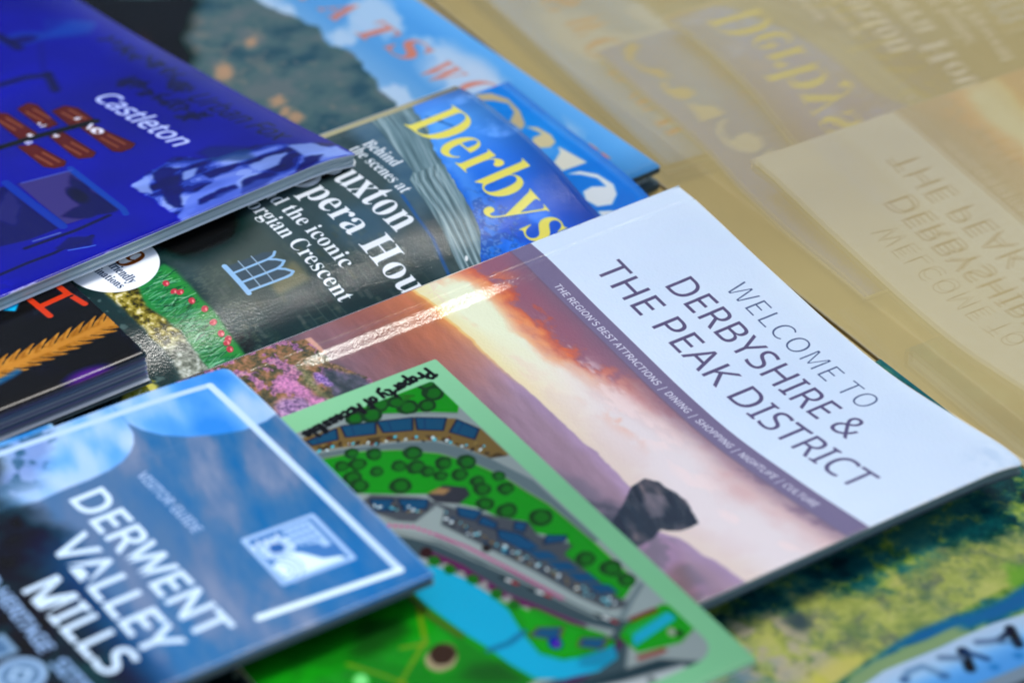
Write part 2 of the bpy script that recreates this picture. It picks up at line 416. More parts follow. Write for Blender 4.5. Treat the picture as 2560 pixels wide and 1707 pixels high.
# ------------------------------------------------------------------ helpers: the printed sheet
class Sheet:
    """A colour print u0..u1 by v0..v1 millimetres, kept as display colours as seen in the shop's daylight."""
    def __init__(s, u0, u1, v0, v1, res, base=(255, 255, 255)):
        s.u0, s.u1, s.v0, s.v1, s.res = u0, u1, v0, v1, res
        s.w, s.h = int(round((u1 - u0) * res)), int(round((v1 - v0) * res))
        us = u0 + (np.arange(s.w) + .5) / res
        vs = v0 + (np.arange(s.h) + .5) / res
        s.U, s.V = np.meshgrid(us.astype(np.float32), vs.astype(np.float32))
        s.gloss = GLOSS
        s.a = np.empty((s.h, s.w, 3), np.float32)
        s.a[:] = rgb(base)

    def win(s, lo, hi):
        x0 = max(0, int((lo[0] - s.u0) * s.res)); x1 = min(s.w, int((hi[0] - s.u0) * s.res) + 2)
        y0 = max(0, int((lo[1] - s.v0) * s.res)); y1 = min(s.h, int((hi[1] - s.v0) * s.res) + 2)
        return (slice(y0, y1), slice(x0, x1)) if x1 > x0 and y1 > y0 else None

    def mix(s, m, col, w=None):
        w = w or (slice(None), slice(None))
        c = col if isinstance(col, np.ndarray) and col.ndim == 3 else rgb(col)
        m = m[..., None]
        s.a[w] = s.a[w] * (1 - m) + c * m

    def poly_mask(s, pts, soft=0.0, rough=0.0, rs=4.0, seed=0):
        p = np.asarray(pts, float)
        pad = 1.0 + 2 * soft + rough
        w = s.win(p.min(0) - pad, p.max(0) + pad)
        if w is None:
            return None, None
        U, V = s.U[w], s.V[w]
        if rough:
            n1 = fbm(U, V, rs, 3, seed) - .5
            n2 = fbm(U, V, rs, 3, seed + 3) - .5
            U = U + n1 * 2 * rough
            V = V + n2 * 2 * rough
        acc = np.zeros(U.shape, np.float32)
        k = 3
        for i in range(k):
            for j in range(k):
                X = U + ((i + .5) / k - .5) / s.res
                Y = V + ((j + .5) / k - .5) / s.res
                ins = np.zeros(U.shape, bool)
                q = p[-1]
                for r in p:
                    if r[1] != q[1]:
                        c = ((r[1] > Y) != (q[1] > Y)) & (X < (q[0] - r[0]) * (Y - r[1]) / (q[1] - r[1]) + r[0])
                        ins ^= c
                    q = r
                acc += ins
        acc /= k * k
        if soft > 0:
            acc = blur(acc, soft * s.res)
        return acc, w

    def poly(s, pts, col, soft=0.0, alpha=1.0, rough=0.0, rs=4.0, seed=0):
        m, w = s.poly_mask(pts, soft, rough, rs, seed)
        if w:
            s.mix(m * alpha, col, w)

    def line(s, pts, width, col, soft=0.0, alpha=1.0, w2=None, closed=False):
        p = np.asarray(pts, float)
        if closed:
            p = np.vstack([p, p[:1]])
        pad = width + soft + 1
        w = s.win(p.min(0) - pad, p.max(0) + pad)
        if w is None:
            return
        U, V = s.U[w], s.V[w]
        d = np.full(U.shape, 1e9, np.float32)
        for a, b in zip(p[:-1], p[1:]):
            ab = b - a
            L = max(float(ab @ ab), 1e-9)
            t = np.clip(((U - a[0]) * ab[0] + (V - a[1]) * ab[1]) / L, 0, 1)
            d = np.minimum(d, np.hypot(U - a[0] - t * ab[0], V - a[1] - t * ab[1]))
        e = max(soft, .5 / s.res)
        s.mix(alpha * np.clip((width / 2 - d) / (2 * e) + .5, 0, 1), col, w)

    def ell(s, cx, cy, rx, ry, col, ang=0.0, soft=0.0, alpha=1.0, rough=0.0, seed=0):
        R = max(rx, ry) + soft * 2 + rough + 1
        w = s.win((cx - R, cy - R), (cx + R, cy + R))
        if w is None:
            return
        X, Y = s.U[w] - cx, s.V[w] - cy
        ca, sa = math.cos(ang), math.sin(ang)
        d = np.hypot((X * ca + Y * sa) / rx, (-X * sa + Y * ca) / ry)
        if rough:
            d = d + (fbm(s.U[w], s.V[w], max(rx, ry) * .8, 2, seed) - .5) * 2 * rough / max(rx, ry)
        e = max(soft, .5 / s.res) / min(rx, ry)
        s.mix(alpha * np.clip((1 - d) / (2 * e) + .5, 0, 1), col, w)

    def tris(s, T, col, alpha=1.0, soft=0.0):
        if len(T) == 0:
            return
        lo, hi = T.reshape(-1, 2).min(0), T.reshape(-1, 2).max(0)
        w = s.win(lo - 1 - 2 * soft, hi + 1 + 2 * soft)
        if w is None:
            return
        k = 3
        x0, y0 = w[1].start, w[0].start
        H, W = (w[0].stop - y0) * k, (w[1].stop - x0) * k
        m = np.zeros((H, W), np.float32)
        P = T.copy()
        P[..., 0] = ((P[..., 0] - s.u0) * s.res - x0) * k
        P[..., 1] = ((P[..., 1] - s.v0) * s.res - y0) * k
        for a, b, c in P:
            xa = max(0, int(min(a[0], b[0], c[0]) - .5)); xb = min(W, int(max(a[0], b[0], c[0]) + 1.5))
            ya = max(0, int(min(a[1], b[1], c[1]) - .5)); yb = min(H, int(max(a[1], b[1], c[1]) + 1.5))
            if xb <= xa or yb <= ya:
                continue
            den = (b[1] - c[1]) * (a[0] - c[0]) + (c[0] - b[0]) * (a[1] - c[1])
            if abs(den) < 1e-9:
                continue
            X = np.arange(xa, xb)[None, :] + .5
            Y = np.arange(ya, yb)[:, None] + .5
            l1 = ((b[1] - c[1]) * (X - c[0]) + (c[0] - b[0]) * (Y - c[1])) / den
            l2 = ((c[1] - a[1]) * (X - c[0]) + (a[0] - c[0]) * (Y - c[1])) / den
            m[ya:yb, xa:xb][(l1 >= 0) & (l2 >= 0) & (l1 + l2 <= 1)] = 1
        m = m.reshape(H // k, k, W // k, k).mean((1, 3))
        if soft:
            m = blur(m, soft * s.res)
        s.mix(m * alpha, col, w)

    def text(s, t, fname, spec, col, pre='', post='', ref='H', shear=0.0, off=0.0, space=1.0, alpha=1.0, soft=0.0, hs=1.0):
        L, R, h = spec
        L, R = np.array(L, float), np.array(R, float)
        bb = lambda q: glyph_tris(q, fname, off, space).reshape(-1, 2)
        b = bb(t)
        ws = b[:, 0].max() - b[:, 0].min()
        xs = b[:, 0].min() if not pre else bb(pre + t)[:, 0].max() - ws
        sx = np.hypot(*(R - L)) / ws
        sy = h * hs / bb(ref)[:, 1].max()
        D = (R - L) / np.hypot(*(R - L))
        N = np.array([D[1], -D[0]])
        T = glyph_tris(pre + t + post, fname, off, space).astype(float)
        x = (T[..., 0] - xs) * sx
        y = T[..., 1] * sy
        Q = L + (x + shear * y)[..., None] * D + y[..., None] * N
        s.tris(Q, col, alpha, soft)

    def image(s, name):
        """Display colours -> paper reflectance under the bluish daylight of the scene -> packed image."""
        c = np.clip(s.a, 0, 1)
        lin = np.where(c <= .04045, c / 12.92, ((c + .055) / 1.055) ** 2.4)
        lin = np.clip((lin - s.gloss) / WHITE * .80, .004, .86)
        out = np.where(lin <= .0031308, lin * 12.92, 1.055 * lin ** (1 / 2.4) - .055)
        im = bpy.data.images.new(name, s.w, s.h, alpha=False)
        px = np.ones((s.h, s.w, 4), np.float32)
        px[..., :3] = out[::-1]
        im.pixels.foreach_set(px.ravel())
        im.update()
        if os.environ.get('ART_DUMP'):
            im.filepath_raw = os.environ['ART_DUMP'] + '/' + name + '.png'
            im.file_format = 'PNG'
            im.save()
        return im

_w = np.array([222, 231, 241], np.float32) / 255     # how white card reads in this light
GLOSS = .018                                          # sky always mirrored by the varnish
WHITE = ((_w + .055) / 1.055) ** 2.4

def blur(m, r):
    r = int(round(r))
    if r < 1:
        return m
    for _ in range(2):
        for ax in (0, 1):
            pad = [(0, 0), (0, 0)]
            pad[ax] = (r + 1, r)
            c = np.cumsum(np.pad(m, pad, mode='edge'), axis=ax)
            n = m.shape[ax]
            if ax == 0:
                m = (c[2 * r + 1:2 * r + 1 + n] - c[:n]) / (2 * r + 1)
            else:
                m = (c[:, 2 * r + 1:2 * r + 1 + n] - c[:, :n]) / (2 * r + 1)
    return m.astype(np.float32)

def lerp(a, b, t):
    return rgb(a) * (1 - t[..., None]) + rgb(b) * t[..., None]

def ramp(x, stops):
    """stops [(pos, colour)] -> colour array"""
    xs = [q[0] for q in stops]
    return np.stack([np.interp(x, xs, [q[1][k] for q in stops]) for k in range(3)], -1).astype(np.float32) / 255
# ------------------------------------------------------------------ the prints
def art_welcome():
    A = ART['welcome']
    s = Sheet(0, 158, 0, 172, 7, (222, 238, 255))
    U, V = s.U, s.V
    hz = np.interp(U, [-5, 9, 15, 31, 47, 68, 85, 92, 104, 112, 124, 130, 158],
                   [94, 93, 92.6, 91.4, 91, 90, 89.6, 89.6, 91, 93, 97, 94.5, 93.5]).astype(np.float32)
    hz = hz + (fbm(U, V * 0, 6, 3, 1) - .5) * 1.6
    d = hz - V                                            # height above the skyline
    # clouds drift out from the low sun, so stretch the noise along rays from it
    du, dv = U - 4, V - 90
    rad = np.hypot(du, dv)
    ang = np.arctan2(dv, du)
    n1 = fbm(rad * .35 + 10, ang * 26, 4.0, 5, 2)
    n2 = fbm(U * .5 - V * .2, V * 1.3 + U * .18, 6.0, 5, 4)
    n3 = fbm(U * .8, V + U * .1, 3.0, 4, 5)
    left = sstep(75, 20, U)
    right = 1 - left
    # clear sky near the skyline
    low = lerp((247, 232, 176), (224, 209, 200), sstep(20, 95, U + (n2 - .5) * 20))
    mid = lerp((252, 246, 225), (230, 222, 226), sstep(10, 80, U))
    t = sstep(0, 12, d + (n1 - .5) * 8)
    skyc = low * (1 - t[..., None]) + mid * t[..., None]
    # orange then red then purple cloud towards the band
    wv = d + (n2 - .5) * (15 - 6 * right) + (n3 - .5) * 6 * (1 - .5 * right)
    hi = wv + np.interp(U, [0, 20, 45, 70, 95, 120, 158], [3.0, 4.5, 3.0, -3.5, -8.5, -9.5, -8.5])
    m_or = sstep(12 - 3 * right, 17 + 5 * right, hi) * (1 - .25 * right)
    skyc = skyc * (1 - m_or[..., None]) + lerp((232, 132, 78), (216, 178, 178), sstep(25, 80, U + (n3 - .5) * 40)) * m_or[..., None]
    m_rd = sstep(17, 22.5 + 2 * right, hi + (n1 - .5) * 5) * sstep(135, 80, U) 
    skyc = skyc * (1 - m_rd[..., None]) + lerp((206, 96, 72), (190, 130, 136), sstep(30, 90, U)) * m_rd[..., None]
    m_pu = sstep(21.5, 27, hi + (n3 - .5) * 7)
    skyc = skyc * (1 - m_pu[..., None]) + lerp((150, 98, 118), (156, 128, 148), sstep(30, 110, U)) * m_pu[..., None]
    # lit red fringes and bright breaks
    fr = sstep(.60, .72, n1) * sstep(8, 16, d) * sstep(30, 20, d) * sstep(105, 60, U)
    skyc = skyc * (1 - .6 * fr[..., None]) + rgb((244, 120, 60)) * .6 * fr[..., None]
    br = sstep(.60, .74, n2) * sstep(11, 17, d) * sstep(26, 19, d) * sstep(20, 45, U)
    skyc = skyc * (1 - .7 * br[..., None]) + rgb((244, 226, 226)) * .7 * br[..., None]
    st = sstep(.52, .68, n1) * sstep(1, 4, d) * sstep(15, 8, d) * .34 * (1 - .6 * right)
    skyc = skyc * (1 - st[..., None]) + rgb((205, 165, 160)) * st[..., None]
    g = np.exp(-(((U - 14) / 13) ** 2 + ((V - 84 - (U - 14) * -.12) / 5.5) ** 2))
    g2 = np.exp(-(((U - 30) / 34) ** 2 + ((V - 82.5) / 6.0) ** 2)) * .65
    gl = np.clip(g * 1.1 + g2, 0, 1)[..., None]
    skyc = skyc * (1 - gl) + rgb((255, 248, 216)) * gl
    # ground: warm ridge under the sun, mauve ridges to the right, dark moor below
    e = -d
    gr = lerp((196, 118, 82), (158, 134, 154), sstep(12, 60, U + (n2 - .5) * 16))
    far = lerp((226, 150, 84), (168, 144, 178), sstep(10, 55, U))
    tg = sstep(0, 5, e)
    grd = far * (1 - tg[..., None]) + gr * tg[..., None]
    t2 = sstep(4, 20, e + (n2 - .5) * 4)
    grd = grd * (1 - t2[..., None]) + lerp((154, 96, 84), (138, 116, 138), sstep(20, 70, U)) * t2[..., None]
    t3 = sstep(14, 34, e + (n1 - .5) * 6)
    grd = grd * (1 - t3[..., None]) + lerp((134, 100, 108), (96, 96, 114), sstep(30, 75, U + (n2 - .5) * 20)) * t3[..., None]
    t4 = sstep(30, 55, e + (n2 - .5) * 16)
    grd = grd * (1 - t4[..., None]) + lerp((88, 78, 98), (70, 84, 92), n3) * t4[..., None]
    grd = grd * (.92 + .16 * fbm(U * .22 + V * .05, V - U * .06, 2.0, 4, 6)[..., None])
    m = sstep(-.35, .35, e)[..., None]
    pic = skyc * (1 - m) + grd * m
    # ragged bright lip of the ridge
    lip = np.exp(-((e - .3) / .5) ** 2) * sstep(60, 20, U) * .8
    pic = pic * (1 - lip[..., None]) + rgb((252, 214, 130)) * lip[..., None]
    s.mix(sstep(60, 61, V), pic * .965)
    # heather bank, near left
    f1 = fbm(U, V, .8, 3, 2)
    f2 = fbm(U * .7, V, 2.6, 4, 3)
    f3 = fbm(U, V, .55, 2, 5)
    hp = [(-3, 160), (-3, 140)] + A['hill'][2:10] + [(38, 172), (-3, 172)]
    hcol = ramp(f2 * .6 + f1 * .4, [(.28, (52, 56, 46)), (.44, (88, 82, 56)), (.55, (128, 98, 66)), (.66, (150, 112, 84)), (.8, (170, 128, 110))])
    pk = sstep(.52, .62, fbm(U * .8 + 20, V, 2.4, 4, 1))
    pcol = ramp(f1 * .5 + f3 * .5, [(.25, (84, 66, 92)), (.45, (146, 98, 152)), (.6, (188, 122, 178)), (.78, (222, 160, 206))])
    hcol = hcol * (1 - .75 * pk[..., None]) + pcol * .75 * pk[..., None]
    mm, w = s.poly_mask(hp, .12, .8, 2.0, 2)
    s.mix(mm, hcol[w], w)
    dkf = ramp(f2, [(.3, (52, 62, 70)), (.55, (70, 78, 92)), (.75, (98, 96, 122))])
    for key, col, soft, rough in (('olive', ramp(f1, [(.3, (78, 72, 48)), (.6, (126, 108, 74)), (.8, (168, 128, 92))]), .25, .5),
                                  ('face', dkf, .6, .9),
                                  ('grass', ramp(f1, [(.3, (84, 92, 62)), (.7, (142, 142, 104))]), .7, .8),
                                  ('purp1', ramp(f3, [(.3, (104, 82, 150)), (.7, (172, 142, 206))]), .3, .9),
                                  ('purp2', ramp(f1 * .5 + f3 * .5, [(.3, (98, 82, 122)), (.5, (146, 116, 166)), (.75, (190, 160, 204))]), .7, 1.2),
                                  ('pinkband', pcol * .6 + rgb((226, 150, 196)) * .4, .5, 1.1)):
        mm, w = s.poly_mask(A[key], soft, rough, 1.8, 4)
        s.mix(mm * .92, col[w], w)
    s.poly(A['tan'], (206, 160, 140), .12, .9)
    s.poly(A['crag'], (172, 168, 190), .12, .85, .2, 1)
    # dwarf heather on the right foreground
    rp = [(118, 107), (122, 99), (130, 97), (150, 101), (160, 108), (160, 135), (112, 128)]
    mm, w = s.poly_mask(rp, 1.2, 2.0, 5, 1)
    hc2 = lerp((112, 104, 122), (152, 124, 156), sstep(.4, .65, fbm(U * .6, V, 2.6, 4, 4)))
    s.mix(mm * .8, hc2[w], w)
    s.poly([(138, 101), (150, 104), (158, 108), (158, 120), (146, 112)], (120, 92, 92), 1.5, .7, 2, 5, 3)
    s.poly([(86, 101), (104, 99), (116, 110), (118, 124), (100, 122), (92, 112)], (98, 98, 116), 1.5, .6, 2.5, 5, 6)
    # dark ground the boulder grows out of
    mm, w = s.poly_mask([(104, 99), (112, 96), (121, 99), (127, 104), (128, 110), (122, 118), (108, 120), (98, 112)], 1.3, 2.0, 5, 3)
    s.mix(mm * .85, ramp(fbm(U * .6, V, 3, 4, 1), [(.3, (58, 62, 76)), (.6, (86, 84, 98)), (.8, (112, 100, 118))])[w], w)
    # gritstone boulder
    rk = np.array(A['rock'])
    rk = rk.mean(0) + (rk - rk.mean(0)) * 1.07
    mm, w = s.poly_mask(rk, .12, .5, 3, 5)
    nr = fbm(U * .35 + V * .2, V * 1.5 - U * .55, 3.0, 4, 7, .45)
    rc = ramp(nr, [(.25, (36, 42, 52)), (.5, (54, 58, 66)), (.68, (78, 76, 84)), (.85, (108, 98, 102))])
    s.mix(mm, rc[w], w)
    s.poly([(107, 89), (112, 86), (120, 92), (118, 94.5), (111, 92)], (150, 138, 150), .6, .45, .7, 3, 2)
    s.line([(108, 95.5), (115, 97), (121, 100.5)], .9, (40, 52, 64), .4, .6)
    s.line([(110, 99), (117, 102)], .8, (44, 56, 68), .4, .5)
    # mauve band and the soft purple fade printed below it
    bt = 53.6
    s.mix(sstep(68, 60, V + (n3 - .5) * 2) * .55 * sstep(-5, 8, U), (112, 98, 122))
    s.mix(sstep(bt - .07, bt + .07, V) * sstep(60.9, 60.5, V), (117, 107, 140))
    s.mix(sstep(61.6, 60.7, V) * sstep(60.5, 60.7, V) * .5, (100, 88, 112))
    # white head
    wh = ramp(fbm(U, V, 30, 3, 3), [(.2, (206, 226, 250)), (.8, (214, 232, 253))])
    s.mix(sstep(bt + .07, bt - .07, V), wh)
    ink = (88, 80, 118)
    s.text('WELCOME TO', 'light', A['t1'], (70, 84, 122), ref='E', off=-.006, space=1.02)
    s.text('DERBYSHIRE &', 'sans', A['t2'], ink, ref='E')
    s.text('THE PEAK DISTRICT', 'sans', A['t3'], ink, ref='E')
    s.text("THE REGION'S BEST ATTRACTIONS  |  DINING  |  SHOPPING  |  NIGHTLIFE  |  CULTURE", 'light', A['t4'],
           (226, 230, 246), ref='E', off=.002, hs=1.0, shear=.1)
    # worn outer corner and a dent's faint bluish shading painted in
    s.mix(sstep(13, 4, np.hypot(U - 154, V - 6)) * sstep(.5, .68, fbm(U, V, 6, 3, 6)) * .45, (178, 206, 236))
    s.mix(sstep(1.2, 0, 158 - U) * sstep(.42, .5, fbm(U, V, 1.6, 3, 1)) * sstep(60, 50, V), (236, 244, 255))
    # printed face stops at the worn top edge
    s.mix(sstep(.5, .1, V + (fbm(U, V, 2.5, 3, 2) - .5) * .8) * .8, (232, 242, 250))
    return s

def art_buxton():
    A = ART['buxton']
    s = Sheet(0, 210, 0, 270, 5.5, (52, 72, 78))
    U, V = s.U, s.V
    n = fbm(U, V, 14, 5, 1)
    nf = fbm(U, V, 2.2, 4, 3)
    base = ramp(n, [(.2, (22, 36, 38)), (.5, (40, 58, 62)), (.8, (64, 82, 84))]) * (.85 + .3 * nf[..., None])
    s.mix(np.ones_like(U), base)
    # house wall behind the words: grey green, darker brick towards the fore edge
    s.poly([(10, 50), (30, 44), (80, 54), (90, 95), (60, 125), (36, 122), (38, 100), (30, 94), (8, 96)], (74, 92, 96), 3, .75, 2, 9, 2)
    s.poly([(8, 56), (26, 57), (24, 72), (8, 78)], (26, 28, 24), 1.2, .9)
    s.poly([(8, 74), (22, 72), (24, 94), (8, 96)], (30, 34, 30), 1.2, .9)
    s.poly([(42, 58), (58, 60), (56, 76), (40, 74)], (70, 104, 130), 2.5, .6, 2, 6, 5)
    s.poly([(60, 60), (84, 56), (90, 120), (62, 122), (56, 96)], (34, 54, 58), 3, .9, 2, 6, 4)
    brick = ((np.mod(V, 3.2) < .35) | (np.mod(U + 2.3 * np.floor(V / 3.2), 5.5) < .3)).astype(np.float32)
    s.mix(blur(brick, 1) * sstep(.45, .6, n) * .35 * sstep(44, 60, U) * sstep(56, 66, V) * sstep(122, 116, V), (118, 130, 120))
    s.poly([(30, 92), (46, 92), (60, 91), (66, 116), (60, 122), (44, 120), (38, 108)], (84, 92, 84), 2, .55, 1.5, 6, 1)
    s.poly([(52, 92.5), (61, 92), (62, 104), (58, 104)], (124, 122, 92), .8, .7, .4)
    # dark tree and shade at the lower left of the house
    s.poly([(0, 92), (30, 94), (37, 100), (40, 112), (38, 122), (30, 126), (0, 126)], (18, 28, 25), 4.5, .9, 4.0, 6, 6)
    r0 = np.random.RandomState(9)
    for k in range(150):
        u, v = r0.uniform(42, 92), r0.uniform(60, 121)
        if 44 < u < 59 and 94 < v < 113:
            continue
        w_, h_ = r0.uniform(2.0, 4.2), r0.uniform(1.1, 1.7)
        c0 = [(96, 108, 96), (50, 66, 62), (78, 84, 66), (110, 116, 112)][k % 4]
        s.poly([(u, v), (u + w_, v), (u + w_, v + h_), (u, v + h_)], c0, .25, r0.uniform(.12, .34), .35, 1.5, k % 5)
    # window with three pointed lights
    wn = [(45.7, 112.2), (57.3, 111.8), (57.0, 98.2), (56.2, 95.1), (54.6, 97.2), (53.2, 97.4), (51.4, 95.2), (49.8, 97.2), (48.4, 97.6), (46.8, 95.6), (45.4, 98.5)]
    s.poly(wn, (72, 88, 100), .15)
    fr = (142, 186, 228)
    s.line([(45.2, 111.4), (57.8, 111.0)], 1.7, fr, .12)
    for a, b in (((49.0, 111), (48.6, 98.4)), ((53.4, 111), (53.2, 98.2)), ((57.2, 111), (57.2, 97.6))):
        s.line([a, b], .85, fr, .1)
    s.line([(48.6, 98.6), (48.0, 96.6), (46.8, 95.4)], .9, fr, .12)
    s.line([(48.8, 98.6), (49.8, 96.8), (51.4, 95.1)], .9, fr, .12)
    s.line([(53.2, 98.4), (52.6, 96.6), (51.4, 95.1)], .9, fr, .12)
    s.line([(53.3, 98.4), (54.4, 96.6), (56.2, 95.0)], .9, fr, .12)
    s.line([(57.2, 98.0), (57.0, 96.2), (56.2, 95.0)], .9, fr, .12)
    for v in (106.6, 102.2):
        s.line([(45.2, v + .2), (57.2, v)], .42, (150, 180, 205), .1, .9)
    # foot of the house: weathered stone
    s.mix(sstep(110, 116, V) * sstep(126, 121, V) * sstep(40, 46, U) * sstep(.45, .65, fbm(U * 1.6, V * .7, .9, 3, 2)) * .28, (104, 118, 104))
    # flower bed
    g = A['grass']
    gp = [(35, 125.6), (41, 124.7), (53, 124.2), (61, 123.2), (70, 123.8), (79, 123.9), (92, 126), (92, 138), (79, 136.4), (69, 136), (61, 136), (49, 140), (41, 138)]
    s.poly(gp, (46, 124, 66), .3, 1, .5, 3)
    s.mix(sstep(123, 126, V) * sstep(131, 126, V) * sstep(36, 40, U) * sstep(92, 88, U) * .35, (58, 150, 60))
    r = np.random.RandomState(3)
    for i in range(420):
        u = r.uniform(37, 90); v = r.uniform(129.5, 138 if u < 60 else 136.5)
        L = r.uniform(2.5, 6.0)
        c = [(24, 78, 58), (34, 104, 70), (92, 168, 130), (150, 200, 170), (16, 60, 46)][r.randint(5)]
        s.line([(u, v), (u + r.uniform(-2.4, 1.6), v - L)], r.uniform(.12, .36), c, .06, r.uniform(.5, .95))
    for i, (u, v) in enumerate(A['tulips'] + [(78, 127.5), (82, 129), (86, 128)]):
        s.line([(u, v + .6), (u - .6, v + 5)], .3, (70, 140, 90), .05)
        s.ell(u, v, 1.3, 1.0, (172, 60, 74), .5 + .3 * (i % 3), .12)
        s.ell(u + .3, v - .25, .6, .3, (224, 138, 142), .4, .15)
    # lichened garden wall below it
    wp = [(28, 146), (36, 141), (41, 138), (49, 139.6), (61, 136), (69, 135.6), (79, 136.2), (92, 138), (92, 147), (79, 144.6), (68, 143.4), (55, 145), (40, 147), (30, 150)]
    nw = fbm(U, V, 1.3, 4, 6)
    wc = ramp(nw, [(.25, (46, 48, 30)), (.45, (104, 98, 44)), (.6, (150, 142, 66)), (.8, (208, 206, 170))])
    wg = ramp(nw, [(.25, (70, 78, 72)), (.5, (128, 138, 128)), (.8, (206, 218, 216))])
    tw = sstep(60, 68, U)[..., None]
    mm, w = s.poly_mask(wp, .3, .7, 2, 3)
    s.mix(mm, (wc * (1 - tw) + wg * tw)[w], w)
    # water and bank under the wall, spray of yellow blossom
    s.poly([(0, 126), (28, 148), (40, 147.5), (56, 145.5), (68, 144), (92, 148), (210, 170), (210, 270), (0, 270)], (36, 54, 56), .8, .92, 1.5, 5, 2)
    s.mix(sstep(146, 150, V) * sstep(.56, .7, fbm(U, V, 2.6, 4, 5)) * .45, (112, 140, 140))
    s.poly([(66, 156), (74, 152.5), (82, 153), (84, 158), (78, 163), (68, 162)], (196, 196, 96), .3, .9, 1.6, 1.6, 5)
    for i in range(60):
        u, v = r.uniform(66, 84), r.uniform(152, 163)
        s.ell(u, v, r.uniform(.4, 1.0), .35, [(226, 226, 170), (176, 172, 50), (120, 124, 40)][i % 3], r.uniform(0, 3), .1, .8)
    for i in range(90):
        u, v = r.uniform(150, 208), r.uniform(180, 225)
        s.ell(u, v, r.uniform(.6, 1.8), r.uniform(.4, 1.1), [(150, 176, 164), (120, 150, 132), (70, 92, 84)][i % 3], r.uniform(0, 3), .3, .8)
    # slate roof between the dark left panel and the sky
    dk = np.interp(U, [0, 8.3, 17.7, 35.7, 38.9, 61, 77, 120, 210], [33, 35, 37, 39.7, 43, 46.5, 50.5, 60, 80])
    sb = np.interp(U, [0, 2, 6.8, 18.4, 29.4, 54.8, 64.7, 69.2, 77.6, 120, 210], [16, 17.5, 20, 23, 28, 33.5, 35.5, 38.1, 43.9, 60, 78])
    sb = sb + (fbm(U, V * 0, 3, 3, 2) - .5) * 1.6
    pan = ramp(fbm(U, V, 10, 3, 4), [(.3, (58, 92, 118)), (.7, (84, 112, 130))])
    s.mix(sstep(dk - .4, dk + .4, V) * sstep(dk + 13, dk + 5, V + U * .05) * sstep(70, 40, U), pan)
    sl = fbm(U * .10, V * 2.0 - U * .62, 1.8, 4, 5)
    slc = ramp(sl, [(.25, (78, 104, 112)), (.5, (110, 140, 150)), (.75, (150, 176, 184))])
    s.mix(sstep(sb - .15, sb + .15, V) * sstep(dk + .3, dk - .3, V), slc)
    for k in range(7):
        o = 1.2 + k * 1.35
        s.line([(u, np.interp(u, [0, 35.7, 38.9, 61, 77.4, 110], [33, 39.7, 43, 46.3, 50.5, 58]) - o + .02 * (u - 38) * (k - 3) * .6) for u in range(37, 108, 4)],
               .42, [(176, 200, 206), (70, 88, 92)][k % 2], .12, .7)
    s.ell(73.6, 46.2, 1.2, .5, (226, 236, 240), .6, .1)
    # blue sky with a few clouds, dark twigs low down
    sk = ramp(U, [(0, (64, 128, 228)), (20, (84, 160, 250)), (45, (52, 120, 232)), (70, (18, 94, 214)), (120, (10, 76, 190))])
    sk = sk * (1 - .22 * sstep(14, 0, V)[..., None])
    sk = sk + (sstep(.62, .8, fbm(U, V, 12, 4, 2)) * .16)[..., None]
    s.mix(sstep(sb + .15, sb - .15, V), sk)
    s.mix(sstep(sb + .1, sb - 3.0, V) * sstep(sb - 9, sb - 3, V) * sstep(8, 12, U) * .35, (120, 190, 255))
    tw_ = sstep(.50, .62, fbm(U, V, 1.8, 4, 4) + .012 * (V - sb) + .14 * sstep(50, 66, U)) * sstep(48, 58, U) * sstep(sb + .2, sb - .4, V) * sstep(sb - 20, sb - 9, V)
    s.mix(tw_ * .8, (34, 84, 176))
    s.mix(tw_ * sstep(.55, .7, vnoise(U * 1.5, V * 1.5, 2)) * .6, (110, 160, 226))
    s.line([(13, 19.6), (16, 18.0), (18.5, 17.6), (22, 16.2)], .9, (38, 84, 150), .4, .7)
    s.ell(16.6, 18.2, 1.8, .9, (36, 76, 132), -.4, .4, .7)
    # thin blue rule
    s.line(A['blueline'] + [(100, 60)], .9, (38, 92, 176), .5, .8)
    # words
    s.text('Derby', 'serif', A['derbys'], (240, 224, 104), post='shire', ref='D', off=-.004)
    wt = (236, 250, 255)
    s.text('Behind', 'serif', A['t1a'], wt, ref='B')
    s.text('scenes at', 'serif', A['t1b'], wt, pre='the ', ref='x')
    s.text('uxton', 'serif', A['t2'], wt, pre='B', ref='x')
    s.text('pera H', 'serif', A['t3'], wt, pre='O', post='ouse', ref='H', hs=.98)
    s.text('the iconic', 'serif', A['t4'], wt, pre='and ', ref='x', hs=.95)
    s.text('rgian Crescent', 'serif', A['t5'], wt, pre='Geo', ref='x', hs=.88)
    # dog guide roundel
    s.ell(27.3, 138.3, 13.7, 13.7, (226, 238, 255))
    s.text('9', 'serif', ((26.3, 137.4), (31.4, 136.6), 8.4), (120, 66, 28), pre='3', ref='H', hs=1.0)
    s.text('riendly', 'serif', A['b2'], (40, 52, 76), pre='dog f', ref='l', hs=1.25)
    s.text('nations', 'serif', A['b3'], (40, 52, 76), pre='desti', ref='x', hs=1.15)
    # bound edge
    s.mix(sstep(3.6, 3.2, U) , ramp(V, [(0, (108, 112, 108)), (10, (116, 118, 110)), (18, (168, 164, 128)), (120, (176, 172, 134))]))
    return s

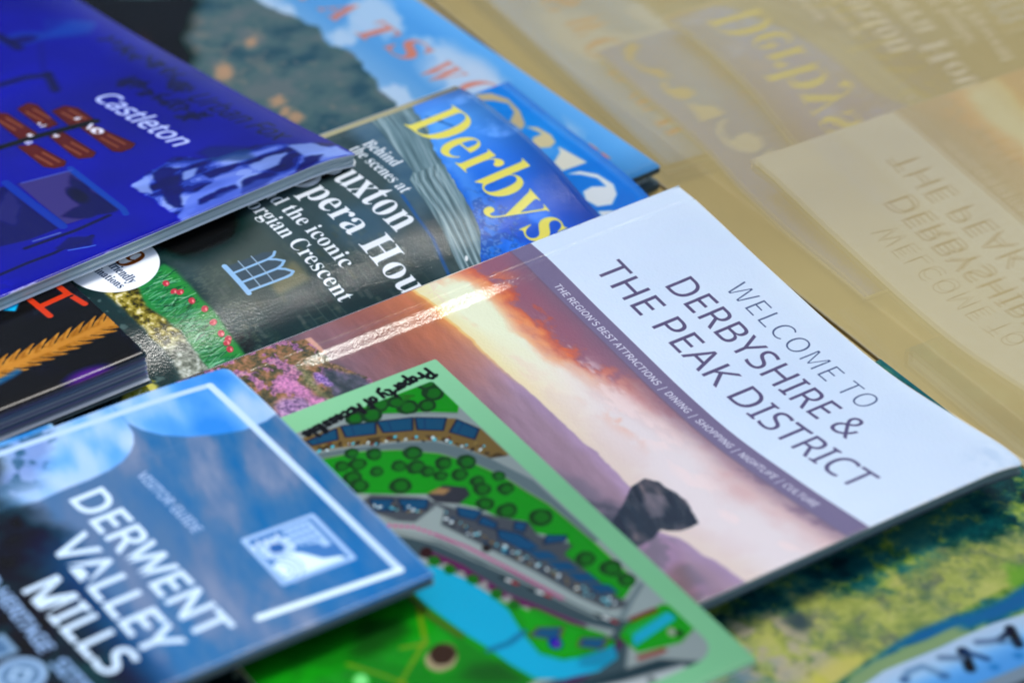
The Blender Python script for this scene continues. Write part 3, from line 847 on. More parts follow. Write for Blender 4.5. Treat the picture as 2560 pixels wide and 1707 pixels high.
def art_castle():
    A = ART['castle']
    s = Sheet(-175, 0, 0, 240, 5.5, (18, 14, 146))
    s.gloss = .020
    U, V = s.U, s.V
    n = fbm(U, V, 26, 3, 2)
    s.mix(np.ones_like(U), ramp(n, [(.2, (14, 12, 130)), (.8, (24, 18, 152))]))
    # faint street scene at the head
    s.poly(A['panel'], (34, 58, 150), 1.5, .8, 1, 6)
    s.poly([(-141, 12), (-134, 6), (-128, 12), (-136, 27)], (50, 80, 176), 1.5, .6, 1, 6)
    e = np.array(A['ell'])
    s.ell(*e.mean(0), 5.5, 8, (40, 66, 156), .4, .8, .8)
    s.ell(*(e.mean(0) + [1, 0]), 2.6, 4.5, (26, 40, 96), .4, .8, .9)
    s.line([e[3], (-147, 36), (-150, 42)], 3, (26, 30, 60), 1, .8)
    s.line(A['post'], 2.4, (28, 50, 130), .8, .6)
    s.line(A['d1'], 3.0, (24, 30, 76), 1.0, .9)
    s.line(A['d2'], 2.8, (24, 30, 70), 1.0, .9)
    dk = (20, 22, 62)
    # dark script lines
    for ln, k in ((A['line1'], 0), (A['line2'], 1)):
        r = np.random.RandomState(5 + k)
        for a, b in zip(ln[:-1], ln[1:]):
            a, b = np.array(a), np.array(b)
            for q in range(3):
                p = a + (b - a) * (q + .3) / 3 + r.uniform(-1.2, 1.2, 2)
                pts = [p + np.array([r.uniform(-2.2, 2.2), r.uniform(-3.6, 2.6)]) for _ in range(4)]
                s.line(pts, 1.5, dk, .5, .75)
    s.text('Urban Fox', 'sans', A['fox'], dk, ref='F', shear=.28, off=.01, soft=.12, alpha=.9)
    s.text('Castleton', 'sans', A['title'], (176, 192, 246), ref='C', shear=.26, off=.015)
    # brown finger posts on their pole
    br = (80, 42, 32)
    for key in ('s3', 's1', 's2', 'r1', 'r2', 'r3'):
        p = A[key]
        s.poly(p, br, .25)
        c = np.mean(p, 0)
        s.poly([c + (np.array(q) - c) * .9 for q in p], (88, 48, 34), .3, .5)
        for o in (-1.4, 1.2):
            s.line([c + (-4.5, o), c + (4.5, o - .3)], .7, (150, 92, 74), .25, .7)
    s.line(A['pole'], 3.0, (14, 14, 26), .35)
    wh = (214, 222, 246)
    r = np.random.RandomState(2)
    for c in ((-79.5, 48.2), (-84.5, 58.5), (-80.5, 64.8), (-75.5, 59.0), (-76.5, 67.5)):
        for q in range(4):
            s.ell(c[0] + r.uniform(-1.5, 1.5), c[1] + r.uniform(-.7, .7), .6, .42, wh, r.uniform(0, 3), .3)
    s.ell(-68.4, 48.3, 2.5, 1.7, wh, -.2, .25)
    s.ell(-68.0, 48.4, 1.3, .55, (92, 50, 40), .5, .2)
    s.line([(-73.4, 47.2), (-71.8, 49.4)], 1.2, wh, .3)
    # picture panels and their blue dividers
    s.poly(A['p1'], (62, 58, 112), .3)
    s.poly([(-50, 69), (-20.3, 71.1), (-22, 82), (-30, 86), (-30, 79), (-38, 77)], (38, 36, 78), .5, .9, 1.6, 5)
    s.ell(-37, 75.5, 6.0, 2.4, (28, 28, 58), .1, .6, .9, .6, 3)
    s.poly(A['p2'], (34, 36, 86), .4)
    s.poly([(-56, 88), (-44, 90), (-34, 99), (-44, 100)], (52, 52, 104), .6, .8, 1.5, 5)
    s.line([(-60, 86.4), (-23, 89.2)], 3.0, (30, 58, 148), .35)
    s.line([(-53.6, 67.6), (-19.6, 70.8), (-16, 72)], 2.4, (36, 66, 156), .4)
    s.line([(-56, 83), (-52, 68)], 1.0, (70, 84, 170), .3, .8)
    s.line([(-22, 100), (-20.6, 92)], 1.2, (70, 84, 156), .3)
    s.line([(-20, 104), (-18.4, 88), (-19, 76)], 1.6, (26, 28, 62), .4, .9)
    # line drawing of the cave mouth
    cv = [(-30.4, 61.1), (-34.1, 51.5), (-35.9, 41.4), (-25.7, 32.2), (-23.9, 20), (-10.6, 1.7), (0, 0), (0, 63.6), (-5.9, 62)]
    na = fbm(U * .9 + V * .15, V * .38 - U * .12, 4.6, 3, 3, .42) + (fbm(U, V, 9, 2, 5) - .5) * .3 + np.clip(U + 30, 0, 30) * .004
    q = np.floor(na * 11) / 11
    cc = ramp(q, [(.22, (22, 26, 78)), (.36, (38, 48, 120)), (.48, (58, 78, 176)), (.58, (92, 116, 212)), (.72, (132, 160, 232))])
    mm, w = s.poly_mask(cv, .3, 2.0, 5, 1)
    s.mix(mm * .95, cc[w], w)
    for key in ('L1', 'L2', 'L3', 'L4', 'L5'):
        s.poly(A[key], (92, 118, 218) if key in ('L2',) else (128, 156, 228), .4, .85, .9, 3, 2)
    for key in ('k1', 'k2', 'k3', 'k4', 'k5', 'k6'):
        s.poly(A[key], (28, 32, 92), .4, .9, .9, 3, 5)
    s.poly([(-4, 30), (0, 20), (0, 60), (-3, 60), (-5, 48)], (74, 96, 198), .5, .6, 1.5, 4, 2)
    s.poly([(-34, 30), (-25, 22), (-16, 26), (-24, 34), (-33, 36)], (38, 60, 104), .8, .7, 1, 3, 4)
    # lamp and its bracket near the fore edge
    s.line(A['lowline'], 1.5, (24, 26, 66), .3, .95)
    s.poly(A['lamp'], (32, 36, 92), .3, .95, .6, 2)
    s.line([(-9.5, 96), (-7, 91), (-6.3, 89)], .7, (70, 100, 190), .2)
    s.mix(sstep(112, 128, V) * sstep(.45, .62, fbm(U, V, 4, 4, 5)) * .5, (84, 88, 196))
    # white wear along the fore edge
    ed = fbm(U * .2, V, 11.0, 5, 6)
    s.mix(sstep(-.30 - 1.2 * sstep(.60, .72, ed), -.12, U) * .85, (196, 206, 236))
    return s

def art_chats():
    A = ART['chats']
    s = Sheet(-245, 0, 0, 165, 4, (84, 156, 226))
    U, V = s.U, s.V
    sky = ramp(V, [(0, (104, 178, 244)), (10, (84, 160, 230)), (30, (92, 158, 218)), (46, (130, 176, 220))])
    sky = sky * (1 - .12 * sstep(-20, 0, U)[..., None])
    s.mix(np.ones_like(U), sky)
    cl = fbm(U * .7 - V * .3, V, 13, 5, 2)
    m = sstep(.50, .68, cl + .12 * np.exp(-(((U + 72) / 20) ** 2 + ((V - 15) / 8) ** 2)) + .08 * sstep(28, 40, V))
    s.mix(m * .75 * sstep(4, 12, V), (192, 214, 236))
    for p in ((-80, 12, 9, 5), (-70, 15, 8, 6), (-88, 20, 10, 6)):
        s.ell(p[0], p[1], p[2], p[3], (186, 208, 232), .3, 3.0, .7, 2.5, 3)
    rg = np.interp(U, [-245, -163, -150, -131, -111, -95, -80, -66, -40, 0], [46, 43, 41, 38, 39, 41, 45, 56, 70, 86])
    rg = rg + (fbm(U, V * 0, 9, 4, 4) - .5) * 7
    hn = fbm(U, V, 9, 5, 5)
    hill = ramp(hn, [(.25, (54, 84, 98)), (.5, (80, 106, 110)), (.75, (98, 112, 116))])
    s.mix(sstep(rg - .8, rg + .8, V), hill)
    og = sstep(.60, .72, fbm(U, V, 5.0, 3, 6)) * sstep(rg + 6, rg + 16, V) * .55
    s.mix(og * .6, (140, 130, 120))
    for k, c in enumerate(((-129.5, 77.3, 4.6, 3.0), (-103.8, 73.6, 3.2, 2.4), (-97, 75.1, 2.6, 2.2), (-92, 74.2, 3.4, 2.2), (-118, 92, 3, 2), (-140, 60, 3, 2))):
        s.ell(*c, (200, 156, 118), .5, 1.2, .75, 1.6, k)
    dkp = [(-215, 110), (-196, 84), (-190, 72), (-174, 60), (-166, 67.5), (-152, 76), (-138, 84), (-130, 96), (-120, 125), (-150, 165), (-215, 165)]
    s.poly(dkp, (16, 22, 16), 2.5, 1, 4, 10, 2)
    s.poly([(-176, 84), (-166, 82), (-156, 86), (-160, 92)], (58, 30, 22), 2, .8, 1.5)
    s.poly([(-245, 60), (-205, 66), (-186, 62), (-179, 63), (-192, 80), (-215, 96), (-245, 110)], (84, 108, 116), 1.5, 1, 2, 8)
    col = (208, 128, 106)
    for ch, (u, v) in zip('ATSWO', A['letters']):
        s.text(ch, 'serif', ((u - 5.6, v + 6), (u + 5.6, v + 6), 12.0), col, ref='H', shear=.12, soft=.15, alpha=.95)
    for ch, (u, v) in zip('CHRTH', ((-176, 26), (-158, 25), (-54, 17.5), (-37, 16.5), (-20, 15.5))):
        s.text(ch, 'serif', ((u - 5.6, v + 6), (u + 5.6, v + 6), 12.0), col, ref='H', shear=.12, soft=.15, alpha=.95)
    return s

def art_bluemag():
    A = ART['bluemag']
    s = Sheet(0, 150, 0, 270, 4.5, (34, 122, 224))
    U, V = s.U, s.V
    s.mix(np.ones_like(U), ramp(U + V * .5, [(0, (24, 128, 226)), (30, (44, 140, 234)), (60, (28, 126, 224)), (95, (6, 112, 214)), (150, (6, 96, 190))]))
    s.mix(sstep(.5, .7, fbm(U, V, 9, 4, 3)) * .3, (8, 108, 210))
    s.mix(sstep(3, 0, V) * .35, (6, 100, 196))
    s.ell(40, 14, 6, 5, (126, 190, 248), .3, 2.5, .45, 2, 3)
    for k, col in (('arc1', (190, 176, 136)), ('arc2', (206, 198, 156)), ('wedge', (214, 216, 204)), ('arc3', (214, 224, 232)), ('arc4', (212, 224, 234))):
        s.poly(A[k], col, .25)
    return s

def art_map():
    A = ART['map']
    s = Sheet(0, 150, 0, 108, 8, (142, 210, 168))
    s.gloss = .026
    U, V = s.U, s.V
    s.mix(np.ones_like(U), ramp(V * .6 + U, [(0, (136, 200, 158)), (70, (112, 172, 134)), (150, (112, 172, 132)), (210, (122, 186, 146))]))
    # the drawn map inside a rounded pale border
    r = 7.0
    inner = []
    x0, x1, y0, y1 = 8.2, 142.4, 6.2, 116
    for cx, cy, a0 in ((x1 - r, y0 + r, -90), (x1 - r, y1 - r, 0), (x0 + 1, y1 - 1, 90), (x0 + 1, y0 + 1, 180)):
        rr = r if cx > 100 else 1
        for k in range(7):
            a = math.radians(a0 + 15 * k)
            inner.append((cx + rr * math.cos(a), cy + rr * math.sin(a)))
    mi, wi = s.poly_mask(inner, 0)
    keep = np.zeros_like(U)
    keep[wi] = mi
    before = s.a.copy()
    lime = (36, 132, 18)
    grey, grey2 = (126, 140, 142), (90, 106, 112)
    s.poly(inner, grey, 0)
    # top left wood clearing
    s.poly([(8.2, 6), (21.5, 6), (24.2, 8.0), (19.5, 14.5), (13.3, 25.6), (11.6, 30.8), (8.2, 34)], lime, .1)
    s.poly([(8.2, 30), (11.6, 30.8), (9.6, 38), (8.2, 40)], (146, 158, 160), .1)
    # lane
    s.poly([(8.2, 40), (11.9, 38.5), (13.3, 25.8), (24.3, 8.3), (60, 6), (60, 0), (150, 0), (150, 9), (90, 8.2), (72, 9.6), (56, 13), (41, 19.5), (30, 30.5), (22, 49), (18, 60), (8, 60)], grey, .12)
    s.poly([(19, 49), (22.4, 39), (27, 28.2), (31.5, 20.2), (37, 16), (46, 11.5), (60, 7), (90, 6.4), (90, 8), (72, 9.6), (56, 12.8), (41, 19.2), (30, 30), (21.5, 50)], grey2, .15)
    # terrace of brown stone houses with blue roofs
    s.poly([(11, 50), (12, 38), (16, 27), (20, 18.5), (26, 10), (34, 6.5), (47.5, 6.4), (45.8, 11.4), (38.9, 14.5), (32.2, 18.6), (26.4, 27.6), (21.6, 38.8), (18, 49)], (106, 92, 62), .15)
    rr_ = np.random.RandomState(4)
    bn = fbm(U, V, 2.2, 2, 3)
    mm, w = s.poly_mask([(16, 49), (20, 36), (24, 26), (30, 18), (38, 12), (47.5, 7), (46, 11.4), (38.9, 14.5), (32.2, 18.6), (26.4, 27.6), (21.6, 38.8), (18, 49)], .1)
    s.mix(mm * sstep(.5, .6, bn)[w] * .8, (64, 58, 50), w)
    rf = A['roofs']
    for k in range(5):
        q = rf[4 * k:4 * k + 4]
        s.poly(q, (42, 78, 104), .12)
        s.line(q, .5, (28, 44, 66), .12, .9, closed=True)
        s.line([np.array(q[0]) * .7 + np.array(q[1]) * .3, np.array(q[3]) * .7 + np.array(q[2]) * .3], .35, (26, 60, 92), .1, .8)
    for k in range(46):
        t = k / 46.0
        u = np.interp(t, [0, .3, .6, 1], [17.2, 22.4, 29.5, 42.5]) + rr_.uniform(-1.6, 1.3)
        v = np.interp(t, [0, .3, .6, 1], [48, 35, 20.5, 9.6]) + rr_.uniform(-.9, .9)
        c = [(70, 170, 194), (42, 34, 30), (122, 108, 68), (186, 214, 220), (90, 48, 34)][k % 5]
        s.ell(u, v, rr_.uniform(.35, .85), rr_.uniform(.3, .5), c, 1.0, .1)
    # crescent green
    g2 = [(20.5, 54), (21.8, 49), (24.8, 38.7), (29.6, 30), (36.8, 21.8), (41, 19.2), (45.5, 16.3), (54.7, 12.7), (63.2, 11), (70.6, 9.2), (89.7, 7.9), (108.3, 7.7), (112.4, 14), (112.8, 18.8), (108, 20),
          (98, 16.5), (92, 17.8), (88, 18.1), (87, 13.8), (84.9, 12.8), (79, 18.2), (76, 19.9), (73.3, 18), (68, 23), (62, 25.2), (58, 28.5), (53, 27), (50, 33.2), (45, 41), (40, 48), (36, 56)]
    s.poly(g2, (34, 130, 16), .12)
    s.line(g2[1:12], .5, (150, 172, 120), .3, .5)
    for k, (u, v) in enumerate(A['trees']):
        R = 1.9 + .7 * ((k * 7) % 5) / 4
        if k > 17:
            R += .5
        s.ell(u, v, R * 1.15, R, (10, 66, 28), .7, .1, 1, .45, k)
        s.ell(u + .2, v - .2, R * .74, R * .6, (14, 100, 24), .7, .2, .95, .4, k + 2)
    # corner house, terrace roofs, shop fronts
    s.poly([(60, 30), (66, 24.5), (74, 17.5), (80, 18.5), (88, 13), (90, 17), (98, 16), (113, 15), (115, 12), (117, 14), (112, 22), (100, 26), (84, 32), (70, 38), (58, 44), (44, 52), (42, 46), (50, 36)], (72, 78, 84), .2)
    s.poly(A['house'], (60, 62, 68), .15)
    s.poly([(49.5, 33.6), (49.2, 29.5), (51.4, 27.2), (52.4, 30)], (136, 112, 80), .2)
    q = A['roofs2']
    sizes = [4, 4, 4, 4, 4, 5, 4]
    i = 0
    for n_ in sizes:
        s.poly(q[i:i + n_], (38, 76, 106), .15)
        s.line(q[i:i + n_], .4, (26, 40, 58), .15, .8, closed=True)
        i += n_
    for k in range(5):
        u = 80 + k * 6.4
        v = 23.5 - k * 1.8
        s.poly([(u - 3, v + 2.6), (u + .5, v - 2), (u + 4.6, v - 2.4), (u + 1.6, v + 2.2)], (36, 76, 108), .15)
    for k in range(120):
        t = rr_.rand()
        u = np.interp(t, [0, 1], [46, 114]) + rr_.uniform(-1, 1)
        v = np.interp(u, [44, 50, 58, 66, 78, 92, 106, 116], [49, 43.5, 35, 33.8, 29.5, 25.2, 20.4, 16.4]) + rr_.uniform(-1.6, 1.2)
        s.ell(u, v, rr_.uniform(.3, .8), rr_.uniform(.25, .5), [(96, 168, 186), (50, 50, 54), (186, 208, 216), (112, 96, 66), (40, 66, 90)][k % 5], rr_.uniform(0, 3), .1)
    # pavement, promenade, carriageway
    s.poly([(48, 56), (53.2, 48.1), (57.8, 42.3), (54.9, 34.1), (57.8, 33.1), (62.6, 37.1), (77.6, 31.9), (91.3, 27.2), (105.8, 23.2), (114.2, 19.8), (116.7, 17), (109, 8.2), (109.5, 6), (122, 6), (120.2, 15.8), (115, 24.9), (107.1, 28.6), (89.6, 35.2), (68.2, 39.6), (55, 52)], (128, 144, 146), .2)
    s.line([(110.4, 7.5), (114, 13), (118, 18.5)], 1.5, (92, 108, 114), .3, .9)
    s.poly([(50, 62), (55.5, 53.5), (68.2, 41.2), (78, 37), (90.7, 31.8), (106.7, 26.2), (113.1, 23.9), (119.5, 19), (122, 15), (126, 22), (136, 30), (148, 20), (148, 34), (138, 46), (133, 60), (128, 56), (128.6, 44), (124.6, 30), (121.5, 23), (113.9, 29), (100.5, 38), (85, 42.6), (71.8, 47.6), (58, 60)], (64, 78, 84), .2)
    s.line([(58, 49.5), (68.7, 42.2), (78, 38.2), (90.7, 32.8), (106.7, 27.2), (115, 24)], .8, (120, 134, 136), .2, .8)
    edge = (70, 82, 86)
    s.line([(53.2, 48.1), (57.8, 42.3), (55.6, 35.0)], .3, edge, .1, .8)
    s.line([(57.8, 33.1), (62.6, 37.1), (77.6, 31.9), (91.3, 27.2), (105.8, 23.2), (114.2, 19.8)], .32, edge, .1, .8)
    s.line([(55, 52), (68.2, 39.6), (89.6, 35.2), (107.1, 28.6), (115, 24.9), (120.2, 15.8)], .32, edge, .1, .7)
    s.line([(21.5, 50), (30, 30), (41, 19.2), (56, 12.8), (72, 9.6), (90, 8)], .3, edge, .1, .7)
    s.line([(11.9, 38.5), (13.3, 25.8), (24.3, 8.3)], .3, edge, .1, .6)
    for k in range(26):
        t = k / 26.0
        u = np.interp(t, [0, .5, 1], [70, 92, 120]); v = np.interp(t, [0, .5, 1], [44.6, 34.2, 20.5])
        if rr_.rand() < .6:
            s.line([(u, v), (u + 1.3, v - .6)], .8, [(196, 204, 206), (150, 40, 36), (40, 60, 96), (30, 34, 38)][k % 4], .12, .9)
    pk = A['pink1']
    for a, b in zip(pk[:-1], pk[1:]):
        a, b = np.array(a), np.array(b)
        n_ = max(2, int(np.hypot(*(b - a)) / 1.35))
        for k in range(n_):
            c = a + (b - a) * k / n_
            s.ell(c[0], c[1], .62, .55, (170, 72, 124), .4, .15, .95)
    s.line(pk[2:], .7, (138, 82, 116), .3, .6)
    s.line(A['pink2'] + [(116, 29)], 2.0, (92, 48, 82), .35, .95)
    s.line([(121.6, 17), (127, 27), (131, 40), (131.5, 56), (126, 70)], 2.2, (74, 48, 74), .4, .9)
    s.ell(77, 32.5, 1.6, 1.2, (52, 50, 50), .6, .3)
    s.ell(70, 46.4, 2.2, 1.6, (58, 44, 46), .6, .3)
    # river, its green bank and the play green beyond
    s.poly([(66, 60), (74, 49), (84, 44.6), (100, 39.6), (104, 34.8), (113, 31), (121, 26), (125.6, 25.5), (127.6, 34), (128.2, 44), (124, 54), (118, 62), (108, 110), (66, 110)], (30, 128, 14), .25)
    s.poly([(66, 58), (86, 59), (103, 56.5), (118, 53.2), (126, 50), (127, 56), (112, 116), (60, 116)], (14, 112, 12), .3)
    gn = fbm(U, V, 7, 4, 2)
    mm, w = s.poly_mask([(60, 58), (86, 60), (103, 58), (112, 64), (110, 116), (60, 116)], 1)
    s.mix(mm * sstep(.35, .75, gn)[w] * .8, (46, 140, 18), w)
    s.poly(A['forest'][:5], (10, 72, 26), 1.6, .85, 2.5, 6)
    s.poly(A['forest'][5:], (14, 78, 30), 1.4, .8, 2, 6)
    rv = [(72, 52.5), (76, 47.4), (84.1, 43.9), (93.2, 41.7), (100.5, 41), (110.2, 42.9), (118.5, 43.5), (123.6, 40), (125.4, 34.3), (126, 26.5), (130.1, 28.4), (131.6, 35), (129.5, 43.7), (125.5, 49.4), (117.5, 51.7), (109.4, 53), (102.1, 54.9), (85.5, 57.4), (70, 57)]
    s.poly(rv, (8, 146, 184), .15)
    s.poly([(124.6, 36), (126, 26.5), (130.1, 28.4), (131, 33), (128, 38)], (20, 110, 140), .5, .7)
    s.line([(109.5, 42.2), (111, 47.5), (110.6, 53.4)], 1.9, (20, 100, 134), .4, .9)
    for k, (u, v) in enumerate(((74, 46.6), (79, 45.0), (85.5, 42.2), (93.5, 40.2), (99.5, 38.8))):
        s.ell(u, v, 2.0, 1.5, (12, 96, 22), .5, .25, 1, .4, k)
        s.ell(u + 3.2, v - 1.6, 1.2, .9, (132, 140, 136), .4, .25, .9)
    s.poly(A['green4'], (34, 138, 14), .3)
    for p in ((A['roof3'][:4]), (A['roof3'][4:])):
        s.poly([np.array(p).mean(0) + (np.array(q_) - np.array(p).mean(0)) * 1.25 for q_ in p], (92, 74, 60), .3)
        s.poly(p, (46, 80, 112), .3)
    s.ell(117.4, 38.2, 2.2, 1.7, (20, 48, 146), .3, .4)
    s.ell(117.8, 38.0, .8, .6, (120, 70, 150), .3, .3)
    s.poly([(121.4, 20), (119.5, 7.5), (122, 5), (131, 5), (134, 12), (131.4, 23), (124, 23.6)], (48, 136, 22), .3)
    s.poly(A['pool'], (20, 138, 174), .3)
    for k in range(5):
        s.line([(123.6 + k * 1.1, 21 - k * .4), (122.6 + k * .9, 8.4)], .4, (60, 170, 190), .2, .6)
    s.line(A['red'][:2], 1.6, (104, 52, 44), .4, .9)
    s.line(A['red'][2:], 1.6, (116, 50, 40), .4, .9)
    s.ell(129.6, 11.6, 1.6, 1.1, (130, 140, 132), .4, .4)
    s.ell(131, 10.2, 1.2, .9, (40, 52, 44), .4, .4)
    s.poly([(136, 20), (142.4, 12), (142.4, 24), (137, 44), (132, 60), (124, 80), (118, 80), (130, 52), (134, 34)], (52, 64, 70), .4)
    s.poly([(141, 16), (147, 16), (146, 30), (138, 52), (130, 70), (134, 46), (138, 32)], (152, 164, 168), .5)
    s.ell(141.4, 26, 1.4, 1.0, (90, 98, 102), .4, .5)
    # autumn edges, brown knoll, pale bandstand
    for ln in (((87.5, 59.5), (99.9, 65), (98, 71)), ((100, 66), (109, 78)), ((96, 85), (104, 80), (110, 77))):
        s.line(ln, 1.4, (120, 128, 22), .5, .7)
    s.line([(80, 59), (92, 58.6), (102, 56.2)], 2.2, (96, 84, 32), .8, .7)
    s.ell(106.4, 64.6, 5.2, 3.9, (138, 132, 108), .7, .4, 1, .8, 2)
    s.ell(105.6, 63.6, 4.2, 3.1, (62, 54, 50), .7, .4, 1, .8, 3)
    s.ell(103, 85.5, 2.6, 1.9, (110, 196, 120), .5, .5)
    # small mast by the corner, drawn in grey
    s.line([(10.8, 15.5), (12.6, 19.6)], 1.6, (58, 98, 52), .25, .8)
    s.line([(9.6, 16.5), (11.2, 14.2)], 1.0, (58, 92, 52), .25, .8)
    s.a = before * (1 - keep[..., None]) + s.a * keep[..., None]
    # owner's name in marker pen along the short edge
    st = {'P': [[(0, -.1), (.05, .95)], [(-.1, .85), (.35, .98), (.55, .72), (.3, .45), (.05, .42)]],
          'r': [[(0, .5), (.04, 0)], [(.03, .3), (.2, .5), (.36, .44)]],
          'o': [[(.2, .5), (.03, .3), (.1, .02), (.32, .02), (.42, .28), (.28, .5), (.18, .48)]],
          'p': [[(0, .5), (.02, -.42)], [(.02, .4), (.3, .5), (.42, .25), (.25, .02), (.03, .1)]],
          'e': [[(.02, .22), (.36, .3), (.28, .5), (.08, .42), (.03, .12), (.2, -.02), (.4, .1)]],
          't': [[(.16, .9), (.14, .1), (.3, 0)], [(0, .56), (.36, .6)]],
          'y': [[(0, .5), (.1, .1), (.3, .1)], [(.38, .5), (.3, -.2), (.02, -.42)]],
          'f': [[(.4, .86), (.24, .95), (.16, .6), (.12, -.1)], [(0, .48), (.34, .52)]],
          'A': [[(-.02, 0), (.24, .98), (.5, -.02)], [(.06, .34), (.46, .38)]],
          'c': [[(.36, .42), (.16, .5), (.02, .25), (.12, 0), (.36, .08)]],
          's': [[(.34, .46), (.1, .48), (.06, .3), (.32, .2), (.24, .0), (0, .04)]],
          'i': [[(.08, .5), (.1, 0)], [(.1, .72), (.12, .76)]], 'b': [[(.02, .95), (.05, 0), (.34, .04), (.36, .4), (.06, .36)]],
          'l': [[(.08, .95), (.1, 0)]], ' ': []}
    x = 0.0
    P0, P1 = np.array([3.3, 4.6]), np.array([9.9, 49.5])
    D = (P1 - P0) / np.hypot(*(P1 - P0))
    N = np.array([D[1], -D[0]])
    sc = 4.0
    for ch in 'Property of Accessible':
        for p in st[ch]:
            s.line([P0 + D * (x + q[0] * 1.05) * sc + N * (q[1] * 1.1 - .14) * sc for q in p], 1.08, (16, 20, 22), .1)
        x += {'P': .62, 'i': .3, 'l': .3, ' ': .34, 'f': .46, 'A': .58}.get(ch, .54)
    return s

def art_mills():
    A = ART['mills']
    s = Sheet(0, 107, 0, 150, 7, (96, 140, 196))
    U, V = s.U, s.V
    d = V - U * .22
    n = fbm(U * .35 + V * .1, V * 1.1 - U * .28, 7, 5, 2)
    n2 = fbm(U, V, 9, 4, 4)
    # grey blue cloud streaks
    grey = ramp(n, [(.25, (46, 102, 160)), (.46, (66, 110, 158)), (.6, (90, 118, 158)), (.8, (116, 134, 166))])
    s.mix(np.ones_like(U), grey)
    s.mix(sstep(64, 92, U + V * .1) * sstep(40, 15, V) * .6, (46, 110, 178))
    s.mix(sstep(26, 56, V) * sstep(100, 60, U) * .6, (88, 112, 148))
    # brighter sky in the two scalloped windows
    br = ramp(fbm(U * .6 + V * .2, V - U * .2, 15, 3, 4, .42) * .8 + n * .2, [(.3, (58, 132, 220)), (.45, (92, 158, 232)), (.56, (146, 186, 234)), (.72, (176, 204, 236))])
    def lobe(c, r):
        return sstep(r + .18, r - .18, np.hypot((U - c[0]), (V - c[1])))
    m = np.maximum(lobe((11.5, 14.0), 21.0) * sstep(36.5, 34, V + (U - 9) * .9), 0)
    # first scallop: arc from the fore top edge round to the cusp at (9, 35)
    p1 = [(26.5, -2), (28.6, 4), (28.8, 11), (26.9, 17.2), (23.4, 24.5), (18.9, 30.0), (14, 33.4), (9.0, 35.2), (-2, 35.2), (-2, -2)]
    p2 = [(9.0, 35.2), (14.1, 36.0), (17.8, 37.8), (20.6, 40.2), (23.2, 44), (24.6, 48.4), (25.4, 55), (25.4, 62), (26.1, 70), (24, 84), (-2, 92), (-2, 35.2)]
    for p in (p1, p2):
        mm, w = s.poly_mask(p, .12)
        s.mix(mm, br[w], w)
    s.mix(sstep(.3, 0, np.abs(U - 25.0)) * .12, (120, 160, 210))
    # wooded dark slope at the lower left, soft edged
    hz = np.interp(U, [-2, 8, 18, 24, 30, 38, 60, 87, 107], [64, 66, 74, 72.5, 68.5, 66.5, 68.5, 70.5, 69])
    dark = sstep(-3, 7, V - hz + (fbm(U, V, 9, 4, 6) - .5) * 9 - 2)
    dc = ramp(fbm(U, V, 6, 4, 1), [(.3, (28, 37, 42)), (.6, (36, 50, 56)), (.85, (44, 68, 72))])
    blue = sstep(30, 60, U) * sstep(88, 72, V)
    dc = dc * (1 - .75 * blue[..., None]) + rgb((44, 78, 136)) * .75 * blue[..., None]
    s.mix(dark, dc)
    vm = sstep(10, 2, np.abs(V - hz + 4 + (fbm(U, V, 4, 4, 3) - .5) * 10)) * sstep(26, 12, U)
    s.mix(vm * .7, (104, 130, 190))
    s.mix(sstep(.5, .62, fbm(U, V, 3, 3, 2)) * vm * .6, (30, 70, 90))
    # white rule frame, open at its lower right
    wt = (212, 240, 255)
    s.line([(2.4, 82), (2.9, 60), (5.6, 8.4)], 2.1, (166, 200, 242), .14)
    s.line([(5.6, 8.4), (100.4, 6.4)], 2.1, (182, 214, 246), .12)
    s.line([(100.4, 6.4), (97.2, 45.0)], 2.1, wt, .12)
    # site emblem: rounded square with wheel, mill and river
    e = np.array(A['emblem'])
    a, b, c, d_ = e
    L = lambda x, y: b * (1 - x) * (1 - y) + c * x * (1 - y) + d_ * x * y + a * (1 - x) * y     # x along u, y along v
    em = (152, 190, 238)
    s.line([L(.04, .04), L(.96, .04), L(.96, .96), L(.04, .96)], 1.4, em, .12, closed=True)
    s.poly([L(.08, .08), L(.92, .08), L(.92, .92), L(.08, .92)], (70, 118, 182), .2, .95)
    s.poly([L(.1, .12), L(.62, .12), L(.62, .22), L(.52, .24), L(.44, .5), L(.1, .5)], (158, 196, 240), .15, .95)
    for k in range(4):
        for j in range(3):
            o = L(.16 + j * .12, .18 + k * .085)
            s.poly([o, o + (1.5, 0), o + (1.5, 1.0), o + (0, 1.0)], (78, 124, 188), .15, .95)
    s.poly([L(.92, .12), L(.86, .14), L(.8, .34), L(.58, .5), L(.5, .62), L(.62, .92), L(.92, .9)], (206, 238, 254), .15)
    cw = L(.36, .70)
    s.ell(cw[0], cw[1], 4.6, 4.6, (174, 208, 246), 0, .15)
    s.ell(cw[0], cw[1], 2.0, 2.0, (56, 98, 164), 0, .2)
    for k in range(8):
        an = k * math.pi / 4
        s.line([cw + 2.4 * np.array([math.cos(an), math.sin(an)]), cw + 4.4 * np.array([math.cos(an), math.sin(an)])], .5, (120, 160, 212), .1)
    for k, rr in enumerate((2.6, 4.2, 5.8)):
        c0 = L(.74, .88)
        s.line([c0 + rr * np.array([math.cos(t), -math.sin(t)]) for t in np.linspace(.2, 2.9, 9)], .7, (140, 176, 224), .15)
    for k in range(9):
        o = L(.14 + .03 * (k % 3), .58 + .042 * k)
        s.line([o, o + (1.4, .3)], .7, (120, 160, 212) if k % 2 else (200, 226, 252), .12)
    # words
    w1 = (190, 220, 248)
    s.text('VISITOR GUIDE', 'sans', A['vg'], (166, 194, 236), ref='V', off=.01, alpha=.9)
    s.text('DERWENT', 'sans', A['t1'], w1, ref='D', off=.014)
